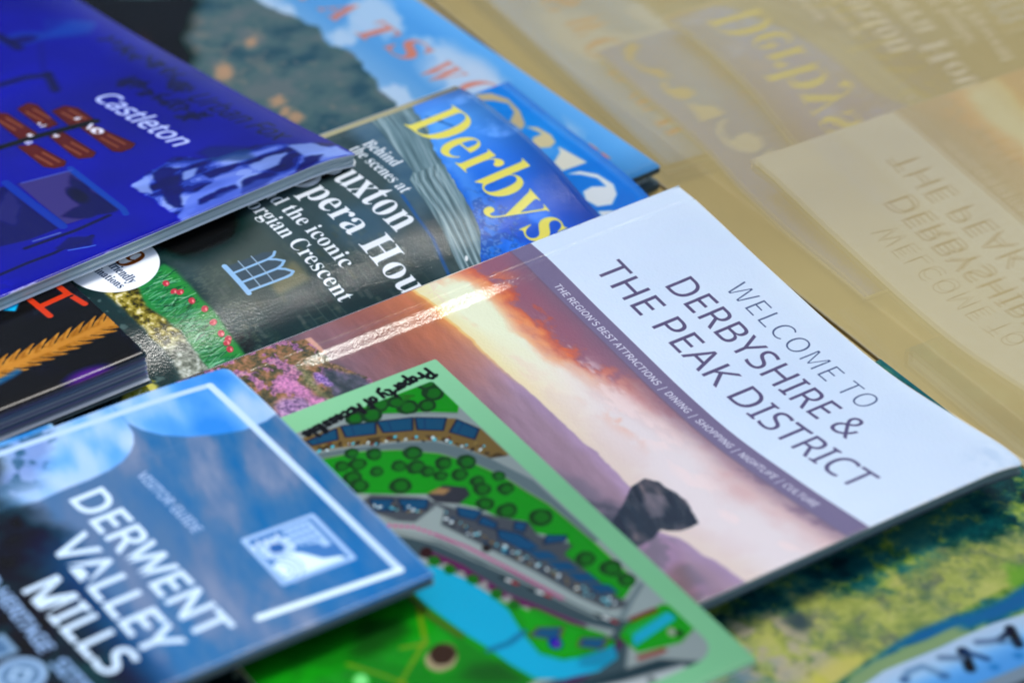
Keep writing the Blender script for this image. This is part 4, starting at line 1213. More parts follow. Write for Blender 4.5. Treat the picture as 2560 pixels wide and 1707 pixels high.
    s.text('VALLEY', 'sans', A['t2'], w1, ref='D', off=.014)
    s.text('MILLS', 'sans', A['t3'], w1, ref='D', off=.014)
    s.text('HERITAGE', 'sans', A['her'], (128, 162, 206), pre='WORLD ', ref='H', off=.03)
    s.text('SITE', 'sans', A['site'], (120, 154, 200), ref='S', off=.03)
    # world heritage roundel below, and a second mark beside it
    c0 = np.array([84.0, 103.2])
    s.ell(c0[0], c0[1], 6.4, 6.4, (132, 168, 208), 0, .2)
    s.ell(c0[0], c0[1], 4.9, 4.9, (70, 100, 132), 0, .2, .7)
    s.poly([c0 + (0, -3.4), c0 + (3.4, 0), c0 + (0, 3.4), c0 + (-3.4, 0)], (150, 186, 224), .2)
    s.ell(c0[0], c0[1], 1.5, 1.5, (78, 108, 140), 0, .2)
    s.poly([(68, 100), (76, 99.6), (76, 106), (68, 106.4)], (122, 158, 196), .2, .9)
    s.poly([(69.4, 101.4), (74.6, 101.2), (74.6, 104.6), (69.4, 104.8)], (70, 102, 140), .2, .9)
    s.mix(sstep(1.0, .2, V) * .25, (220, 235, 250))
    s.a *= .94
    return s

def art_teal():
    A = ART['teal']
    s = Sheet(0, 150, 0, 215, 5, (40, 92, 96))
    U, V = s.U, s.V
    n = fbm(U, V, 12, 5, 1)
    f = fbm(U, V, 3.4, 6, 3, .66)
    g = fbm(U, V, 7, 6, 5, .66)
    s.mix(np.ones_like(U), ramp(n * .6 + f * .4, [(.25, (16, 46, 50)), (.45, (36, 84, 88)), (.62, (58, 118, 112)), (.8, (84, 140, 110))]))
    # wooded slope: pools of light foliage
    tr = sstep(.48, .68, g * .7 + f * .3 + .0022 * (U - 62)) * sstep(30, 52, U)
    s.mix(tr * .9, ramp(f, [(.3, (88, 124, 40)), (.6, (146, 172, 74)), (.8, (180, 196, 104))]))
    top = np.interp(V, [0, 15, 30, 45, 65, 80, 92, 107, 215], [79, 78, 77, 77, 77, 71, 70, 67.5, 60]) + (fbm(U * 0, V, 8, 4, 2) - .5) * 12
    bot = np.interp(V, [0, 31, 46, 62, 80, 98, 215], [97, 96, 96, 97, 97, 100, 112])
    fl = sstep(top - 4, top + 5, U + (f - .5) * 10) * sstep(bot + 1, bot - 1, U)
    hill = ramp(n * .5 + g * .5, [(.28, (98, 122, 80)), (.44, (136, 152, 86)), (.58, (162, 172, 94)), (.75, (182, 184, 116))])
    s.mix(fl, hill)
    hill_d = fbm(U, V, 7, 6, 7, .68)
    s.mix(fl * sstep(.50, .70, hill_d) * .75, (88, 114, 90))
    s.mix(fl * sstep(.50, .62, fbm(U, V, 1.6, 3, 2)) * .30, (196, 194, 120))
    s.mix(fl * sstep(.56, .72, fbm(U, V, 5, 6, 6, .68)) * .6, (84, 98, 96))
    s.mix(fl * sstep(80, 96, V) * sstep(.46, .6, fbm(U, V, 5, 4, 4)) * .85, (172, 166, 146))
    s.mix(fl * sstep(bot - 10, bot - 3, U) * sstep(75, 90, V) * .6, (196, 190, 84))
    s.poly(A['rockd'], (60, 78, 88), 1.0, .85, 1.6, 4)
    s.ell(75.5, 90, 2.8, 3.6, (66, 82, 94), .3, 1.2, .7, 1.2, 3)
    s.ell(95, 31, 4.5, 4, (96, 156, 52), .3, 1.8, .8, 2.5, 2)
    s.mix(sstep(100, 112, V) * sstep(72, 84, U) * sstep(104, 96, U) * .6 * sstep(.4, .6, g), (72, 116, 150))
    # river
    rv = A['river']
    s.poly([(95.5, 20), (98.5, 36), (99.5, 43.3), (98.9, 48.5), (97, 56.1), (96.5, 63.6), (96.6, 70.4), (97.1, 75.3), (97.8, 80.4), (99.6, 87.4), (101.8, 91.4), (105, 104), (112, 130), (118, 130), (108, 100), (103.6, 90), (101.8, 86.9), (100.2, 80.1), (99.2, 76), (99.5, 71.8), (101.4, 64.3), (103, 56.7), (104.1, 48.4), (105.2, 39.1), (106, 20)], (22, 96, 152), .7, .95, .6, 6)
    s.mix(sstep(88, 100, V) * sstep(99, 104, U) * sstep(116, 108, U) * .6, (44, 108, 120))
    # grassy near bank then pale sky-blue title strip
    sky0 = np.interp(V, [0, 40, 49, 58, 67, 84, 92, 110, 215], [107.5, 106.3, 104.7, 104.2, 104.2, 103.1, 104.6, 112, 150])
    ln = sky0 + 0 * U
    s.mix(sstep(ln - 5, ln - 3.2, U) * sstep(ln + .5, ln - .3, U) * sstep(54, 60, V), (124, 152, 110))
    tt = sstep(0, 14, U - ln)
    sk = ramp(tt, [(0, (166, 192, 220)), (.4, (146, 190, 230)), (.75, (100, 164, 226)), (1, (80, 148, 216))])
    s.mix(sstep(ln - .4, ln + .6, U), sk)
    bk = (20, 28, 38)
    s.line([(108.8, 46.9), (111.6, 48.0), (114.6, 49.2)], 2.6, bk, .6)
    s.line([(109.2, 47.6), (109.9, 49.0), (110.6, 52.2)], 1.7, (30, 40, 58), .6)
    s.line([(110.6, 52.2), (109.6, 54.6), (108.2, 57.2)], 2.2, (88, 112, 146), .7, .9)
    s.line([(113.6, 48.8), (111.6, 52.4)], 1.0, (50, 84, 120), .6, .6)
    s.line([(108.6, 62.6), (111.4, 63.8), (114.8, 65.4)], 2.8, bk, .6)
    s.line([(108.8, 62.4), (111.4, 61.0), (114.4, 59.4)], 1.7, (40, 66, 110), .6, .9)
    s.line([(110.6, 64.4), (109.4, 66.2), (107.5, 68.8)], 2.2, (92, 118, 150), .7, .9)
    s.line([(108.8, 81.8), (107.0, 79.1), (107.4, 74.8), (110, 73.6), (113.3, 72.6)], 2.0, (100, 138, 176), .7, .95)
    s.ell(108.8, 81.8, 1.2, 1.2, (70, 100, 142), 0, .6)
    s.ell(113.2, 72.6, 1.4, 1.4, (66, 110, 160), 0, .6)
    for v in (47, 56, 64):
        s.ell(117.8, v - 4, 1.3, 1.3, (40, 112, 180), 0, .8, .8)
    ge = np.interp(V, [40, 53, 67, 80], [122, 121.4, 120.4, 122])
    s.mix(sstep(ge - .8, ge + .8, U), (116, 136, 152))
    s.mix(sstep(ge + 3.5, ge + 5.5, U), (56, 62, 70))
    s.mix(sstep(1.6, .8, V) * .7, (44, 104, 112))
    return s

def art_dark():
    A = ART['dark']
    s = Sheet(-200, 0, 0, 270, 5, (26, 38, 44))
    U, V = s.U, s.V
    n = fbm(U, V, 16, 4, 1)
    s.mix(np.ones_like(U), ramp(n, [(.25, (24, 30, 34)), (.6, (26, 40, 44)), (.85, (30, 56, 62))]))
    s.mix(sstep(.58, .68, fbm(U, V, 5, 4, 4)) * sstep(30, 40, V) * .4, (44, 70, 76))
    red = (182, 62, 44)
    s.line([(-56, 14.5), (-48.4, 13.8), (-40, 13.4), (-31.5, 13.0)], 2.0, red, .15)
    s.line([(-56, 4.2), (-48.4, 3.9), (-38.0, 3.5), (-30.8, 2.2)], 2.0, red, .15)
    s.line([(-37.2, 13.2), (-38.0, 3.8)], 2.2, red, .15)
    s.line([(-36.6, 3.0), (-36.4, 5.2)], .8, (30, 36, 40), .1)
    s.poly(A['cyan'], (34, 168, 226), .2)
    s.poly([(-56, 17), (-47.3, 14.9), (-44.2, 15.6), (-45, 17.6), (-52, 19)], (30, 156, 216), .2)
    # ear of wheat
    sv = [-4, 4, 19, 30, 37, 47, 70]
    su = [-19.6, -18.6, -17.6, -17.6, -17.4, -15.4, -12]
    cu = lambda v: float(np.interp(v, sv, su))
    gold = ramp(fbm(U, V, 2.0, 3, 3), [(.3, (140, 96, 44)), (.7, (170, 122, 56))])
    stem = np.interp(V, sv, su).astype(np.float32)
    off = U - stem
    for sg in (-1, 1):
        ph = np.mod(V + np.abs(off) * 1.15 * 1.0 + (1.9 if sg > 0 else 0), 4.1) / 4.1
        wd = 5.2 - 2.6 * np.clip(ph * 1.3 - .3, 0, 1) if sg < 0 else 4.6 - 2.2 * np.clip(ph * 1.3 - .3, 0, 1)
        inside = sstep(wd + .2, wd - .2, np.abs(off)) * (off * sg >= -.1)
        slit = sstep(.86, .92, ph) * sstep(1.2, 2.0, np.abs(off))
        s.mix((inside * (1 - slit)).astype(np.float32), gold)
        s.mix((inside * sstep(.30, .36, ph) * sstep(.50, .44, ph) * sstep(1.0, 2.0, np.abs(off)) * .55).astype(np.float32), (112, 72, 30))
    s.line([(cu(v), v) for v in range(-3, 68, 4)], 1.5, (166, 118, 54), .2)
    s.ell(-1.2, 18, 3.0, 6.5, (76, 36, 128), .06, 1.2, .9)
    s.line([(-12.4, 41), (-13.2, 36), (-14, 33)], 2.2, (36, 88, 136), .7, .8)
    s.mix(sstep(-.9, -.4, U) * .5, (96, 90, 110))
    return s

def art_slip():
    s = Sheet(0, 90, 0, 100, 4, (40, 110, 184))
    s.mix(sstep(.4, .7, fbm(s.U, s.V, 9, 4, 2)), (96, 152, 212))
    s.mix(sstep(2, 0, s.V) * .6, (150, 190, 220))
    return s
# ------------------------------------------------------------------ materials
def new_mat(name):
    m = bpy.data.materials.new(name)
    m.use_nodes = True
    return m, m.node_tree.nodes, m.node_tree.links, m.node_tree.nodes['Principled BSDF']

def print_mat(name, sheet, rough=.30, spec=.35, grain=.02, gscale=1400, sheen_lo=None):
    m, N, L, B = new_mat(name)
    im = N.new('ShaderNodeTexImage')
    im.image = sheet.image(name)
    im.interpolation = 'Cubic'
    im.extension = 'EXTEND'
    uv = N.new('ShaderNodeUVMap'); uv.uv_map = 'print'
    L.new(uv.outputs[0], im.inputs[0])
    L.new(im.outputs[0], B.inputs['Base Color'])
    B.inputs['Specular IOR Level'].default_value = spec
    tc = N.new('ShaderNodeTexCoord')
    no = N.new('ShaderNodeTexNoise'); no.inputs['Scale'].default_value = gscale; no.inputs['Detail'].default_value = 2
    n2 = N.new('ShaderNodeTexNoise'); n2.inputs['Scale'].default_value = 45; n2.inputs['Detail'].default_value = 4
    L.new(tc.outputs['Object'], no.inputs[0]); L.new(tc.outputs['Object'], n2.inputs[0])
    mr = N.new('ShaderNodeMapRange')
    mr.inputs[1].default_value = .3; mr.inputs[2].default_value = .7
    mr.inputs[3].default_value = rough - .05; mr.inputs[4].default_value = rough + .07
    L.new(n2.outputs[0], mr.inputs[0]); L.new(mr.outputs[0], B.inputs['Roughness'])
    bp = N.new('ShaderNodeBump'); bp.inputs['Strength'].default_value = .6; bp.inputs['Distance'].default_value = .001 * grain
    L.new(no.outputs[0], bp.inputs['Height'])
    b2 = N.new('ShaderNodeBump'); b2.inputs['Strength'].default_value = .5; b2.inputs['Distance'].default_value = .0004
    L.new(n2.outputs[0], b2.inputs['Height']); L.new(bp.outputs[0], b2.inputs['Normal'])
    L.new(b2.outputs[0], B.inputs['Normal'])
    return m

def paper_mat(name, c1, c2, lines=1500, rough=.7):
    m, N, L, B = new_mat(name)
    tc = N.new('ShaderNodeTexCoord')
    mp = N.new('ShaderNodeMapping'); mp.inputs['Scale'].default_value = (6, 6, lines)
    no = N.new('ShaderNodeTexNoise'); no.inputs['Scale'].default_value = 1.0; no.inputs['Detail'].default_value = 3
    cr = N.new('ShaderNodeValToRGB')
    cr.color_ramp.elements[0].color = (*c1, 1); cr.color_ramp.elements[0].position = .35
    cr.color_ramp.elements[1].color = (*c2, 1); cr.color_ramp.elements[1].position = .65
    L.new(tc.outputs['Object'], mp.inputs[0]); L.new(mp.outputs[0], no.inputs[0])
    L.new(no.outputs[0], cr.inputs[0]); L.new(cr.outputs[0], B.inputs['Base Color'])
    bp = N.new('ShaderNodeBump'); bp.inputs['Strength'].default_value = .4; bp.inputs['Distance'].default_value = .0001
    L.new(no.outputs[0], bp.inputs['Height']); L.new(bp.outputs[0], B.inputs['Normal'])
    B.inputs['Roughness'].default_value = rough
    B.inputs['Specular IOR Level'].default_value = .2
    return m

def cream_mat(name, c1, c2, rough, scale=9.0):
    m, N, L, B = new_mat(name)
    tc = N.new('ShaderNodeTexCoord')
    no = N.new('ShaderNodeTexNoise'); no.inputs['Scale'].default_value = scale; no.inputs['Detail'].default_value = 6
    cr = N.new('ShaderNodeValToRGB')
    cr.color_ramp.elements[0].color = (*c1, 1); cr.color_ramp.elements[0].position = .3
    cr.color_ramp.elements[1].color = (*c2, 1); cr.color_ramp.elements[1].position = .7
    L.new(tc.outputs['Object'], no.inputs[0]); L.new(no.outputs[0], cr.inputs[0])
    L.new(cr.outputs[0], B.inputs['Base Color'])
    n2 = N.new('ShaderNodeTexNoise'); n2.inputs['Scale'].default_value = 500
    L.new(tc.outputs['Object'], n2.inputs[0])
    bp = N.new('ShaderNodeBump'); bp.inputs['Strength'].default_value = .15; bp.inputs['Distance'].default_value = .0001
    L.new(n2.outputs[0], bp.inputs['Height']); L.new(bp.outputs[0], B.inputs['Normal'])
    B.inputs['Roughness'].default_value = rough
    B.inputs['Specular IOR Level'].default_value = .12
    return m

def glass_mat(name, k=1.0):
    m, N, L, B = new_mat(name)
    N.remove(B)
    out = [n for n in N if n.type == 'OUTPUT_MATERIAL'][0]
    tr = N.new('ShaderNodeBsdfTransparent'); tr.inputs[0].default_value = (.985, .995, .985, 1)
    gl = N.new('ShaderNodeBsdfGlossy'); gl.inputs['Roughness'].default_value = .022
    fr = N.new('ShaderNodeFresnel'); fr.inputs['IOR'].default_value = 1.52
    # same reflectance from both faces of a pane
    geo = N.new('ShaderNodeNewGeometry')
    vm = N.new('ShaderNodeVectorMath'); vm.operation = 'DOT_PRODUCT'
    L.new(geo.outputs['Incoming'], vm.inputs[0]); L.new(geo.outputs['Normal'], vm.inputs[1])
    ab = N.new('ShaderNodeMath'); ab.operation = 'ABSOLUTE'; L.new(vm.outputs['Value'], ab.inputs[0])
    om = N.new('ShaderNodeMath'); om.operation = 'SUBTRACT'; om.inputs[0].default_value = 1.0; L.new(ab.outputs[0], om.inputs[1])
    pw = N.new('ShaderNodeMath'); pw.operation = 'POWER'; pw.inputs[1].default_value = 5.0; L.new(om.outputs[0], pw.inputs[0])
    ma = N.new('ShaderNodeMath'); ma.operation = 'MULTIPLY_ADD'; ma.inputs[1].default_value = .957 * k; ma.inputs[2].default_value = .043 * k
    L.new(pw.outputs[0], ma.inputs[0])
    mix = N.new('ShaderNodeMixShader')
    L.new(ma.outputs[0], mix.inputs[0]); L.new(tr.outputs[0], mix.inputs[1]); L.new(gl.outputs[0], mix.inputs[2])
    L.new(mix.outputs[0], out.inputs['Surface'])
    N.remove(fr)
    return m

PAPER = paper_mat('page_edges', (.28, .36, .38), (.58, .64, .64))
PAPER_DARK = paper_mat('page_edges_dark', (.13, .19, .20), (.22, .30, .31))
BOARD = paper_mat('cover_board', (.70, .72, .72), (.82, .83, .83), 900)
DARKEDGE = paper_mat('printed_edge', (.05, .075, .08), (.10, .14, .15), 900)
CREAM = cream_mat('cream_laminate', (.40, .275, .088), (.50, .375, .148), .35, 5.5)
SILL = cream_mat('cream_stone', (.255, .19, .077), (.36, .285, .124), .6, 6)
GLASS = glass_mat('window_glass', 1.8)
GLASS_OUT = glass_mat('window_glass_coated', .45)
STRIP = cream_mat('cream_seal', (.44, .36, .21), (.50, .41, .25), .35, 30)

# ------------------------------------------------------------------ the table and the window behind it
WA = math.radians(32.8)                    # direction the window faces away from, in plan
WN = 83.7                                  # distance of the inner pane, mm
def win_pt(n, t, z=0.0):
    return (MM * (n * math.cos(WA) + t * math.sin(WA)), MM * (n * math.sin(WA) - t * math.cos(WA)), MM * z)

win = empty('window', 'clear double glazed window standing along the back edge of the cream table', 'window', win_pt(WN, 0), WA)
tab = empty('table', 'plain cream table under the spread of brochures', 'table', win_pt(WN, 0), WA)
# in these frames +x runs out through the window and y runs along it
box_mesh('table_top', (-1.10, -1.10, -.022), (-.0002, 1.10, 0), CREAM, tab, .0008)
box_mesh('glass_pane', (0, -.80, .0005), (.0009, .80, .46), GLASS, win)
box_mesh('glass_pane', (.0158, -.80, .0005), (.0167, .80, .46), GLASS_OUT, win)
box_mesh('sill', (.0011, -1.10, -.03), (.75, 1.10, -.0004), SILL, win, .0004)
box_mesh('spacer_bar', (.0010, -.80, .0006), (.0157, -.79, .46), STRIP, win)
seal = box_mesh('seal_strip', (-.17, -.0012, 0), (.17, .0012, .0006), STRIP, win, .0004)
p0, p1 = (93.9, 65.3), (98.9, 111.5)
seal.location = ((p0[0] + p1[0]) / 2 * MM - WN * MM, -(p0[1] + p1[1] + 240) / 2 * MM, .0)
seal.rotation_euler = (0, 0, math.radians(-90) - math.atan2(p1[0] - p0[0], p1[1] - p0[1]) * -1)

# ------------------------------------------------------------------ brochures
GROUP = 'brochures in the overlapping spread'

def rounded(v, v0, v1, ra, rb):
    """how far an edge is drawn in at height v for corner radii ra (at v0) and rb (at v1)"""
    x = np.zeros_like(v)
    for r, d in ((ra, v - v0), (rb, v1 - v)):
        if r:
            k = np.clip(r - d, 0, r)
            x = np.maximum(x, r - np.sqrt(np.maximum(r * r - k * k, 0)))
    return x

def slab(name, parent, zf, u0, u1, v0, v1, top, bot, mats, nu=60, nv=50, radii=(0, 0, 0, 0), uvbox=None, dz=None, usamples=None):
    """A bent sheet between heights zf+top and zf+bot. radii: (u0v0, u1v0, u0v1, u1v1) corner radii in mm."""
    b = np.linspace(0, 1, nv)
    rmax = max(radii)
    if rmax:
        e = np.linspace(0, rmax, 7)
        vs = np.unique(np.concatenate([v0 + e, v1 - e, np.linspace(v0 + rmax, v1 - rmax, nv)]))
    else:
        vs = v0 + b * (v1 - v0)
    a = np.linspace(0, 1, nu) if usamples is None else (np.asarray(usamples) - u0) / (u1 - u0)
    nu, nv = len(a), len(vs)
    l = u0 + rounded(vs, v0, v1, radii[0], radii[2])
    r = u1 - rounded(vs, v0, v1, radii[1], radii[3])
    U = l[:, None] + a[None, :] * (r - l)[:, None]
    V = np.repeat(vs[:, None], nu, 1)
    zt = zf(U, V) + top
    zb = zf(U, V) + (bot(U, V) if callable(bot) else bot)
    verts = np.concatenate([np.stack([U, -V, zt], -1).reshape(-1, 3), np.stack([U, -V, zb], -1).reshape(-1, 3)]) * MM
    idx = np.arange(nu * nv).reshape(nv, nu)
    q = np.stack([idx[:-1, :-1], idx[1:, :-1], idx[1:, 1:], idx[:-1, 1:]], -1).reshape(-1, 4)
    n = nu * nv
    faces = [tuple(x) for x in q] + [tuple(x[::-1] + n) for x in q]
    mi = [0] * len(q) + [1] * len(q)
    ring = list(idx[0, :]) + list(idx[1:, -1]) + list(idx[-1, -2::-1]) + list(idx[-2:0, 0])
    for i in range(len(ring)):
        p, k = int(ring[i]), int(ring[(i + 1) % len(ring)])
        faces.append((p, k, k + n, p + n))
        mi.append(1)
    if uvbox is None:
        uvbox = (u0, u1, v0, v1)
    uu = (U - uvbox[0]) / (uvbox[1] - uvbox[0])
    vv = 1 - (V - uvbox[2]) / (uvbox[3] - uvbox[2])
    uv = np.concatenate([np.stack([uu, vv], -1).reshape(-1, 2)] * 2)
    o = mesh_obj(name, verts.tolist(), faces, mats, parent, uv, mi)
    sm = [True] * (2 * len(q)) + [False] * (len(faces) - 2 * len(q))
    o.data.polygons.foreach_set('use_smooth', sm)
    return o

def root(key, name, label, cat):
    (x, y), yaw, zp = BOOK[key]
    r = empty(name, label, cat, (x * MM, y * MM, 0), math.radians(yaw), GROUP)
    sp = spline(zp)
    return r, (lambda u, v: sp(u) + 0 * v)

def wave(seed, amp, scale=60):
    return lambda u, v: amp * (fbm(np.asarray(u), np.asarray(v), scale, 2, seed) - .5) * 2

# --- visitor booklet: white head over a purple sunset
r, z = root('welcome', 'booklet', 'booklet with a white title band above a purple and orange moorland sunset', 'booklet')
w1 = wave(1, .35)
roll = lambda u, v: -1.35 * sstep(55, 88, v) * sstep(150, 128, v) * sstep(9, 15, u) * np.exp(-np.clip(u - 15, 0, 200) / 22)
def zw(u, v):
    hinge = roll(u, v) + .10 * np.exp(-((u - 13) / 5) ** 2) * (fbm(np.asarray(u), np.asarray(v), 7, 3, 5) - .5) * 2 + .09 * np.exp(-((u - 8.3) / .5) ** 2) - .12 * np.exp(-((u - 7.4) / .45) ** 2) + .06 * np.exp(-((u - 6.3) / .4) ** 2)
    corner = -2.2 * np.clip(1 - np.hypot(u - 158, v) / 15, 0, 1) ** 2 + .5 * np.exp(-(((u - 148) / 5) ** 2 + ((v - 5) / 3) ** 2))
    edge = -.5 * np.clip(1 - v / 5, 0, 1) ** 2
    return z(u, v) + w1(u, v) + hinge + corner + edge - .016 * v * np.clip(1 - u / 120, 0, 1)
us = np.unique(np.concatenate([np.linspace(0, 14, 57), np.linspace(14, 158, 90)]))
M = print_mat('print_sunset', art_welcome(), rough=.13, spec=.30, grain=.17, gscale=1200)
slab('front_cover', r, zw, 0, 158, 0, 172, 0, -.32, [M, BOARD], nv=110, radii=(0, 3.2, 0, 2), uvbox=(0, 158, 0, 172), usamples=us)
zz = lambda u, v: z(u, v) + w1(u, v) + roll(u, v) - .05 - .016 * v * np.clip(1 - u / 120, 0, 1) - 2.2 * np.clip(1 - np.hypot(u - 158, v) / 15, 0, 1) ** 2
for k in range(3):
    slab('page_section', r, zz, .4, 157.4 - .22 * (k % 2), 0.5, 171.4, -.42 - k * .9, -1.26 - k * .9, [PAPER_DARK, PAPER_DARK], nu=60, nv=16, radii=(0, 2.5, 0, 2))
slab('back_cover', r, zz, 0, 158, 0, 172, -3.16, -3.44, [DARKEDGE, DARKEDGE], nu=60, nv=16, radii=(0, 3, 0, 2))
slab('spine', r, zz, -.35, -.02, 0, 172, 0, -3.44, [M, BOARD], nu=2, nv=16)

# --- county magazine with the big yellow title
r, z = root('buxton', 'magazine', 'magazine with large yellow serif title, stone house, tulips and white cover lines', 'magazine')
w2 = wave(2, .30, 50)
zb_ = lambda u, v: z(u, v) + w2(u, v) + .12 * np.exp(-((u - 3.4) / .5) ** 2) - .12 * np.exp(-((u - 4.4) / .5) ** 2)
us = np.unique(np.concatenate([np.linspace(0, 8, 25), np.linspace(8, 210, 110)]))
M = print_mat('print_garden', art_buxton(), rough=.10, spec=.10, grain=.09)
slab('front_cover', r, zb_, 0, 210, 0, 270, 0, -.25, [M, BOARD], nv=110, radii=(0, 0, 0, 0), uvbox=(0, 210, 0, 270), usamples=us)
zc_ = lambda u, v: z(u, v) + w2(u, v)
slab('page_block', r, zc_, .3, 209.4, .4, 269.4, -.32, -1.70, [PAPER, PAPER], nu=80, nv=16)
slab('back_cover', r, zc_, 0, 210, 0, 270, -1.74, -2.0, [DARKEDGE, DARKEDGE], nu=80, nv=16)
slab('spine', r, zc_, -.3, -.02, 0, 270, 0, -2.0, [BOARD, BOARD], nu=2, nv=16)

# --- second magazine, mostly hidden
r, z = root('bluemag', 'magazine', 'bright blue magazine with cream curly title letters, tucked behind the yellow titled one', 'magazine')
w3 = wave(3, .25, 45)
zd_ = lambda u, v: z(u, v) + w3(u, v)
M = print_mat('print_blue', art_bluemag(), rough=.15, spec=.07)
slab('front_cover', r, zd_, 0, 150, 0, 270, 0, -.25, [M, BOARD], nu=90, nv=60, uvbox=(0, 150, 0, 270))
slab('page_block', r, zd_, .3, 149.4, .4, 269.4, -.32, -1.5, [PAPER, PAPER], nu=60, nv=12)
slab('back_cover', r, zd_, 0, 150, 0, 270, -1.54, -1.8, [DARKEDGE, DARKEDGE], nu=60, nv=12)

# --- hardback on the house and its hills
r, z = root('chats', 'book', 'pale blue book with spaced orange capitals above a wooded hillside', 'book')
M = print_mat('print_hills', art_chats(), rough=.15, spec=.07)
slab('front_cover', r, z, -240, 0, 0, 160, 0, -1.9, [M, DARKEDGE], nu=40, nv=30, radii=(0, 1.2, 0, 1.2), uvbox=(-245, 0, 0, 165))
slab('page_block', r, z, -238, -3.2, 3.0, 157, -1.95, -6.0, [PAPER, PAPER], nu=20, nv=10)
slab('back_cover', r, z, -240, 0, 0, 160, -6.05, -7.9, [DARKEDGE, DARKEDGE], nu=20, nv=10, radii=(0, 1.2, 0, 1.2))
slab('spine', r, z, -242, -240.03, 0, 160, 0, -7.9, [M, DARKEDGE], nu=2, nv=10)

# --- deep blue village guide on top
r, z = root('castle', 'booklet', 'deep blue booklet with brown finger posts and white sloping title', 'booklet')
w4 = wave(4, .35, 55)
zk = lambda u, v: z(u, v) + w4(u, v) - 2.4 * np.clip(1 - v / 17, 0, 1) ** 2 - .25 * np.clip(1 + u / 4, 0, 1) ** 2
M = print_mat('print_village', art_castle(), rough=.15, spec=.045, grain=.03)
slab('front_cover', r, zk, -175, 0, 0, 240, 0, -.32, [M, BOARD], nu=100, nv=110, radii=(0, .8, 0, .8), uvbox=(-175, 0, 0, 240))
zk2 = lambda u, v: z(u, v) + w4(u, v) - 2.4 * np.clip(1 - v / 17, 0, 1) ** 2 - .25 * np.clip(1 + u / 4, 0, 1) ** 2
for k in range(4):
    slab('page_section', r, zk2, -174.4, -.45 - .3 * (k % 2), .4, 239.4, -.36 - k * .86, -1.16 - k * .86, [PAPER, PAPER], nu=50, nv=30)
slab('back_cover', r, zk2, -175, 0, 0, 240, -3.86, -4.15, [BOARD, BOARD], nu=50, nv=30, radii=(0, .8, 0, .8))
slab('spine', r, zk2, -175.4, -175.03, 0, 240, 0, -4.15, [M, BOARD], nu=2, nv=20)

# --- dark food guide with splayed pages
r, z = root('dark', 'magazine', 'black magazine with gold wheat ear and red letters, its pages splaying open', 'magazine')
thick = spline([(-200, 3), (-75, 2.0), (-45, 2.4), (-20, 4.6), (0, 8.4)])
M = print_mat('print_wheat', art_dark(), rough=.15, spec=.07)
zq = lambda u, v: z(u, v) + wave(5, .25, 50)(u, v) - .5 * np.clip(1 + u / 6, 0, 1) ** 2
slab('front_cover', r, zq, -200, 0, 0, 270, 0, -.22, [M, DARKEDGE], nu=70, nv=70, radii=(0, .8, 0, .8), uvbox=(-200, 0, 0, 270))
NP = 18
LEAF = [paper_mat('leaf_%s' % n, a, b, 400, .45) for n, a, b in (('blue', (.10, .15, .25), (.18, .25, .36)), ('slate', (.22, .25, .32), (.36, .40, .46)), ('violet', (.12, .11, .24), (.24, .22, .36)), ('white', (.55, .58, .62), (.7, .72, .75)))]
for k in range(NP):
    f = (k + 1) / (NP + 1.0)
    ed = 1.0 * math.sin(k * 2.1) * .5 + (0.9 * f if k < NP - 3 else 2.6 - .5 * (NP - k))
    th = lambda u, v, f=f, k=k: z(u, v) + wave(5, .25, 50)(u, v) - .5 * np.clip(1 + u / 6, 0, 1) ** 2 * (1 - f) - .26 - (thick(u) - .62) * f * (1 + .05 * math.sin(k * 1.7))
    slab('page', r, th, -199.5, -.7 + ed, .3 + .2 * (k % 3), 269.5, 0, -.11, [LEAF[(0, 2, 1, 0, 0, 2, 0, 1)[k % 8] if k < NP - 2 else 3]] * 2, nu=26, nv=14)
zl = lambda u, v: z(u, v) + wave(5, .25, 50)(u, v) - thick(u)
slab('back_cover', r, zl, -200, 1.6, 0, 270, 0, -.22, [DARKEDGE, DARKEDGE], nu=40, nv=20)

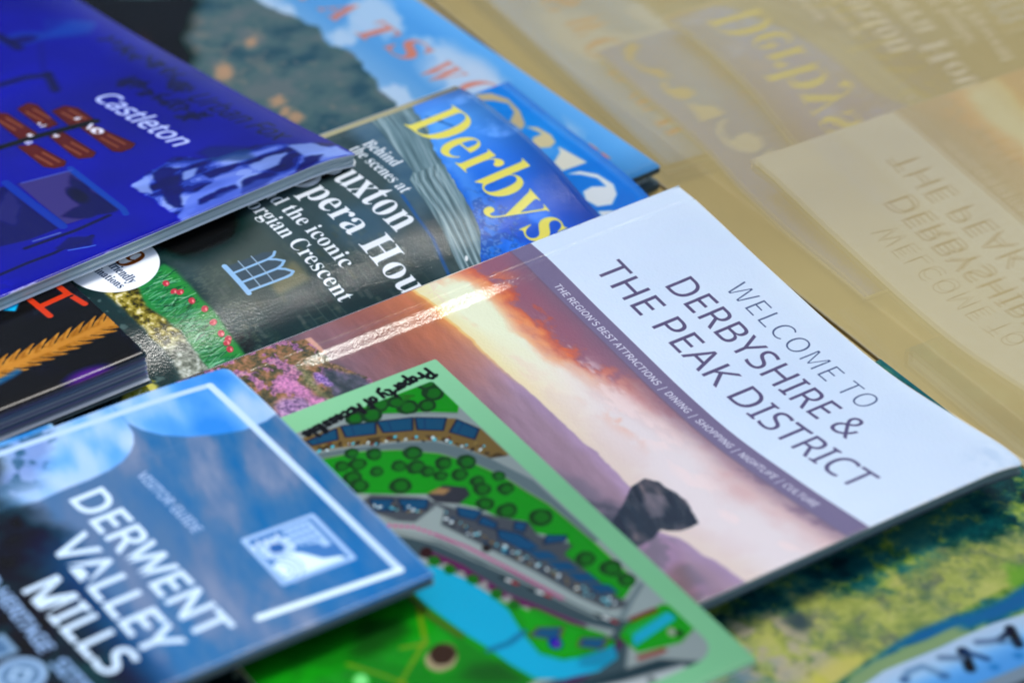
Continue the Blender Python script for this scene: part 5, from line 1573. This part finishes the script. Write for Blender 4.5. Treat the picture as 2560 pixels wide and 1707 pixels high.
# --- valley book lying nearest the window
r, z = root('teal', 'book', 'green valley book with river and pale lettered strip, under the white headed booklet', 'book')
M = print_mat('print_valley', art_teal(), rough=.15, spec=.07)
slab('front_cover', r, z, 0, 150, 0, 215, 0, -.5, [M, DARKEDGE], nu=30, nv=30, radii=(0, 1, 0, 1), uvbox=(0, 150, 0, 215))
slab('page_block', r, z, .6, 149.2, .6, 214.4, -.55, -5.2, [PAPER, PAPER], nu=10, nv=10)
slab('back_cover', r, z, 0, 150, 0, 215, -5.25, -5.8, [DARKEDGE, DARKEDGE], nu=10, nv=10)
slab('spine', r, z, -.4, -.02, 0, 215, 0, -5.8, [M, DARKEDGE], nu=2, nv=8)

# --- small blue slip showing under the mills guide
r, z = root('slip', 'leaflet', 'plain blue leaflet, only its corner showing under the pale framed guide', 'leaflet')
M = print_mat('print_slip', art_slip(), rough=.15, spec=.07)
slab('sheet', r, z, 0, 90, 0, 100, 0, -.25, [M, BOARD], nu=6, nv=6, uvbox=(0, 90, 0, 100))
slab('sheet', r, z, .4, 89.6, .5, 99.6, -.3, -.55, [BOARD, BOARD], nu=6, nv=6)

# --- street map card
r, z = root('map', 'map_card', 'bright green street map card with pale green border and black handwriting', 'map')
w6 = wave(6, .12, 70)
zm = lambda u, v: z(u, v) + w6(u, v)
M = print_mat('print_map', art_map(), rough=.15, spec=.07)
slab('sheet', r, zm, 0, 150, 0, 108, 0, -.35, [M, BOARD], nu=60, nv=50, radii=(.6, 1.2, .6, 1.2), uvbox=(0, 150, 0, 108))

# --- mills guide in front
r, z = root('mills', 'booklet', 'cloudy blue booklet with white line frame, square emblem and bold white title', 'booklet')
w7 = wave(7, .2, 60)
zn = lambda u, v: z(u, v) + w7(u, v) - 1.5 * np.clip(1 - np.hypot(u, v) / 30, 0, 1) ** 2 - .35 * np.clip(1 - (107 - u) / 5, 0, 1) ** 2
M = print_mat('print_mills', art_mills(), rough=.15, spec=.07)
slab('front_cover', r, zn, 0, 107, 0, 150, 0, -.28, [M, DARKEDGE], nu=70, nv=70, radii=(2.2, 1.0, 1, 1), uvbox=(0, 107, 0, 150))
for k in range(2):
    slab('page_section', r, zn, .3, 106.4 - .3 * k, .4, 149.5, -.33 - k * .95, -1.2 - k * .95, [PAPER_DARK, PAPER_DARK], nu=30, nv=30, radii=(2, .8, 1, 1))
slab('back_cover', r, zn, 0, 107, 0, 150, -2.2, -2.45, [DARKEDGE, DARKEDGE], nu=30, nv=30, radii=(2.2, 1, 1, 1))
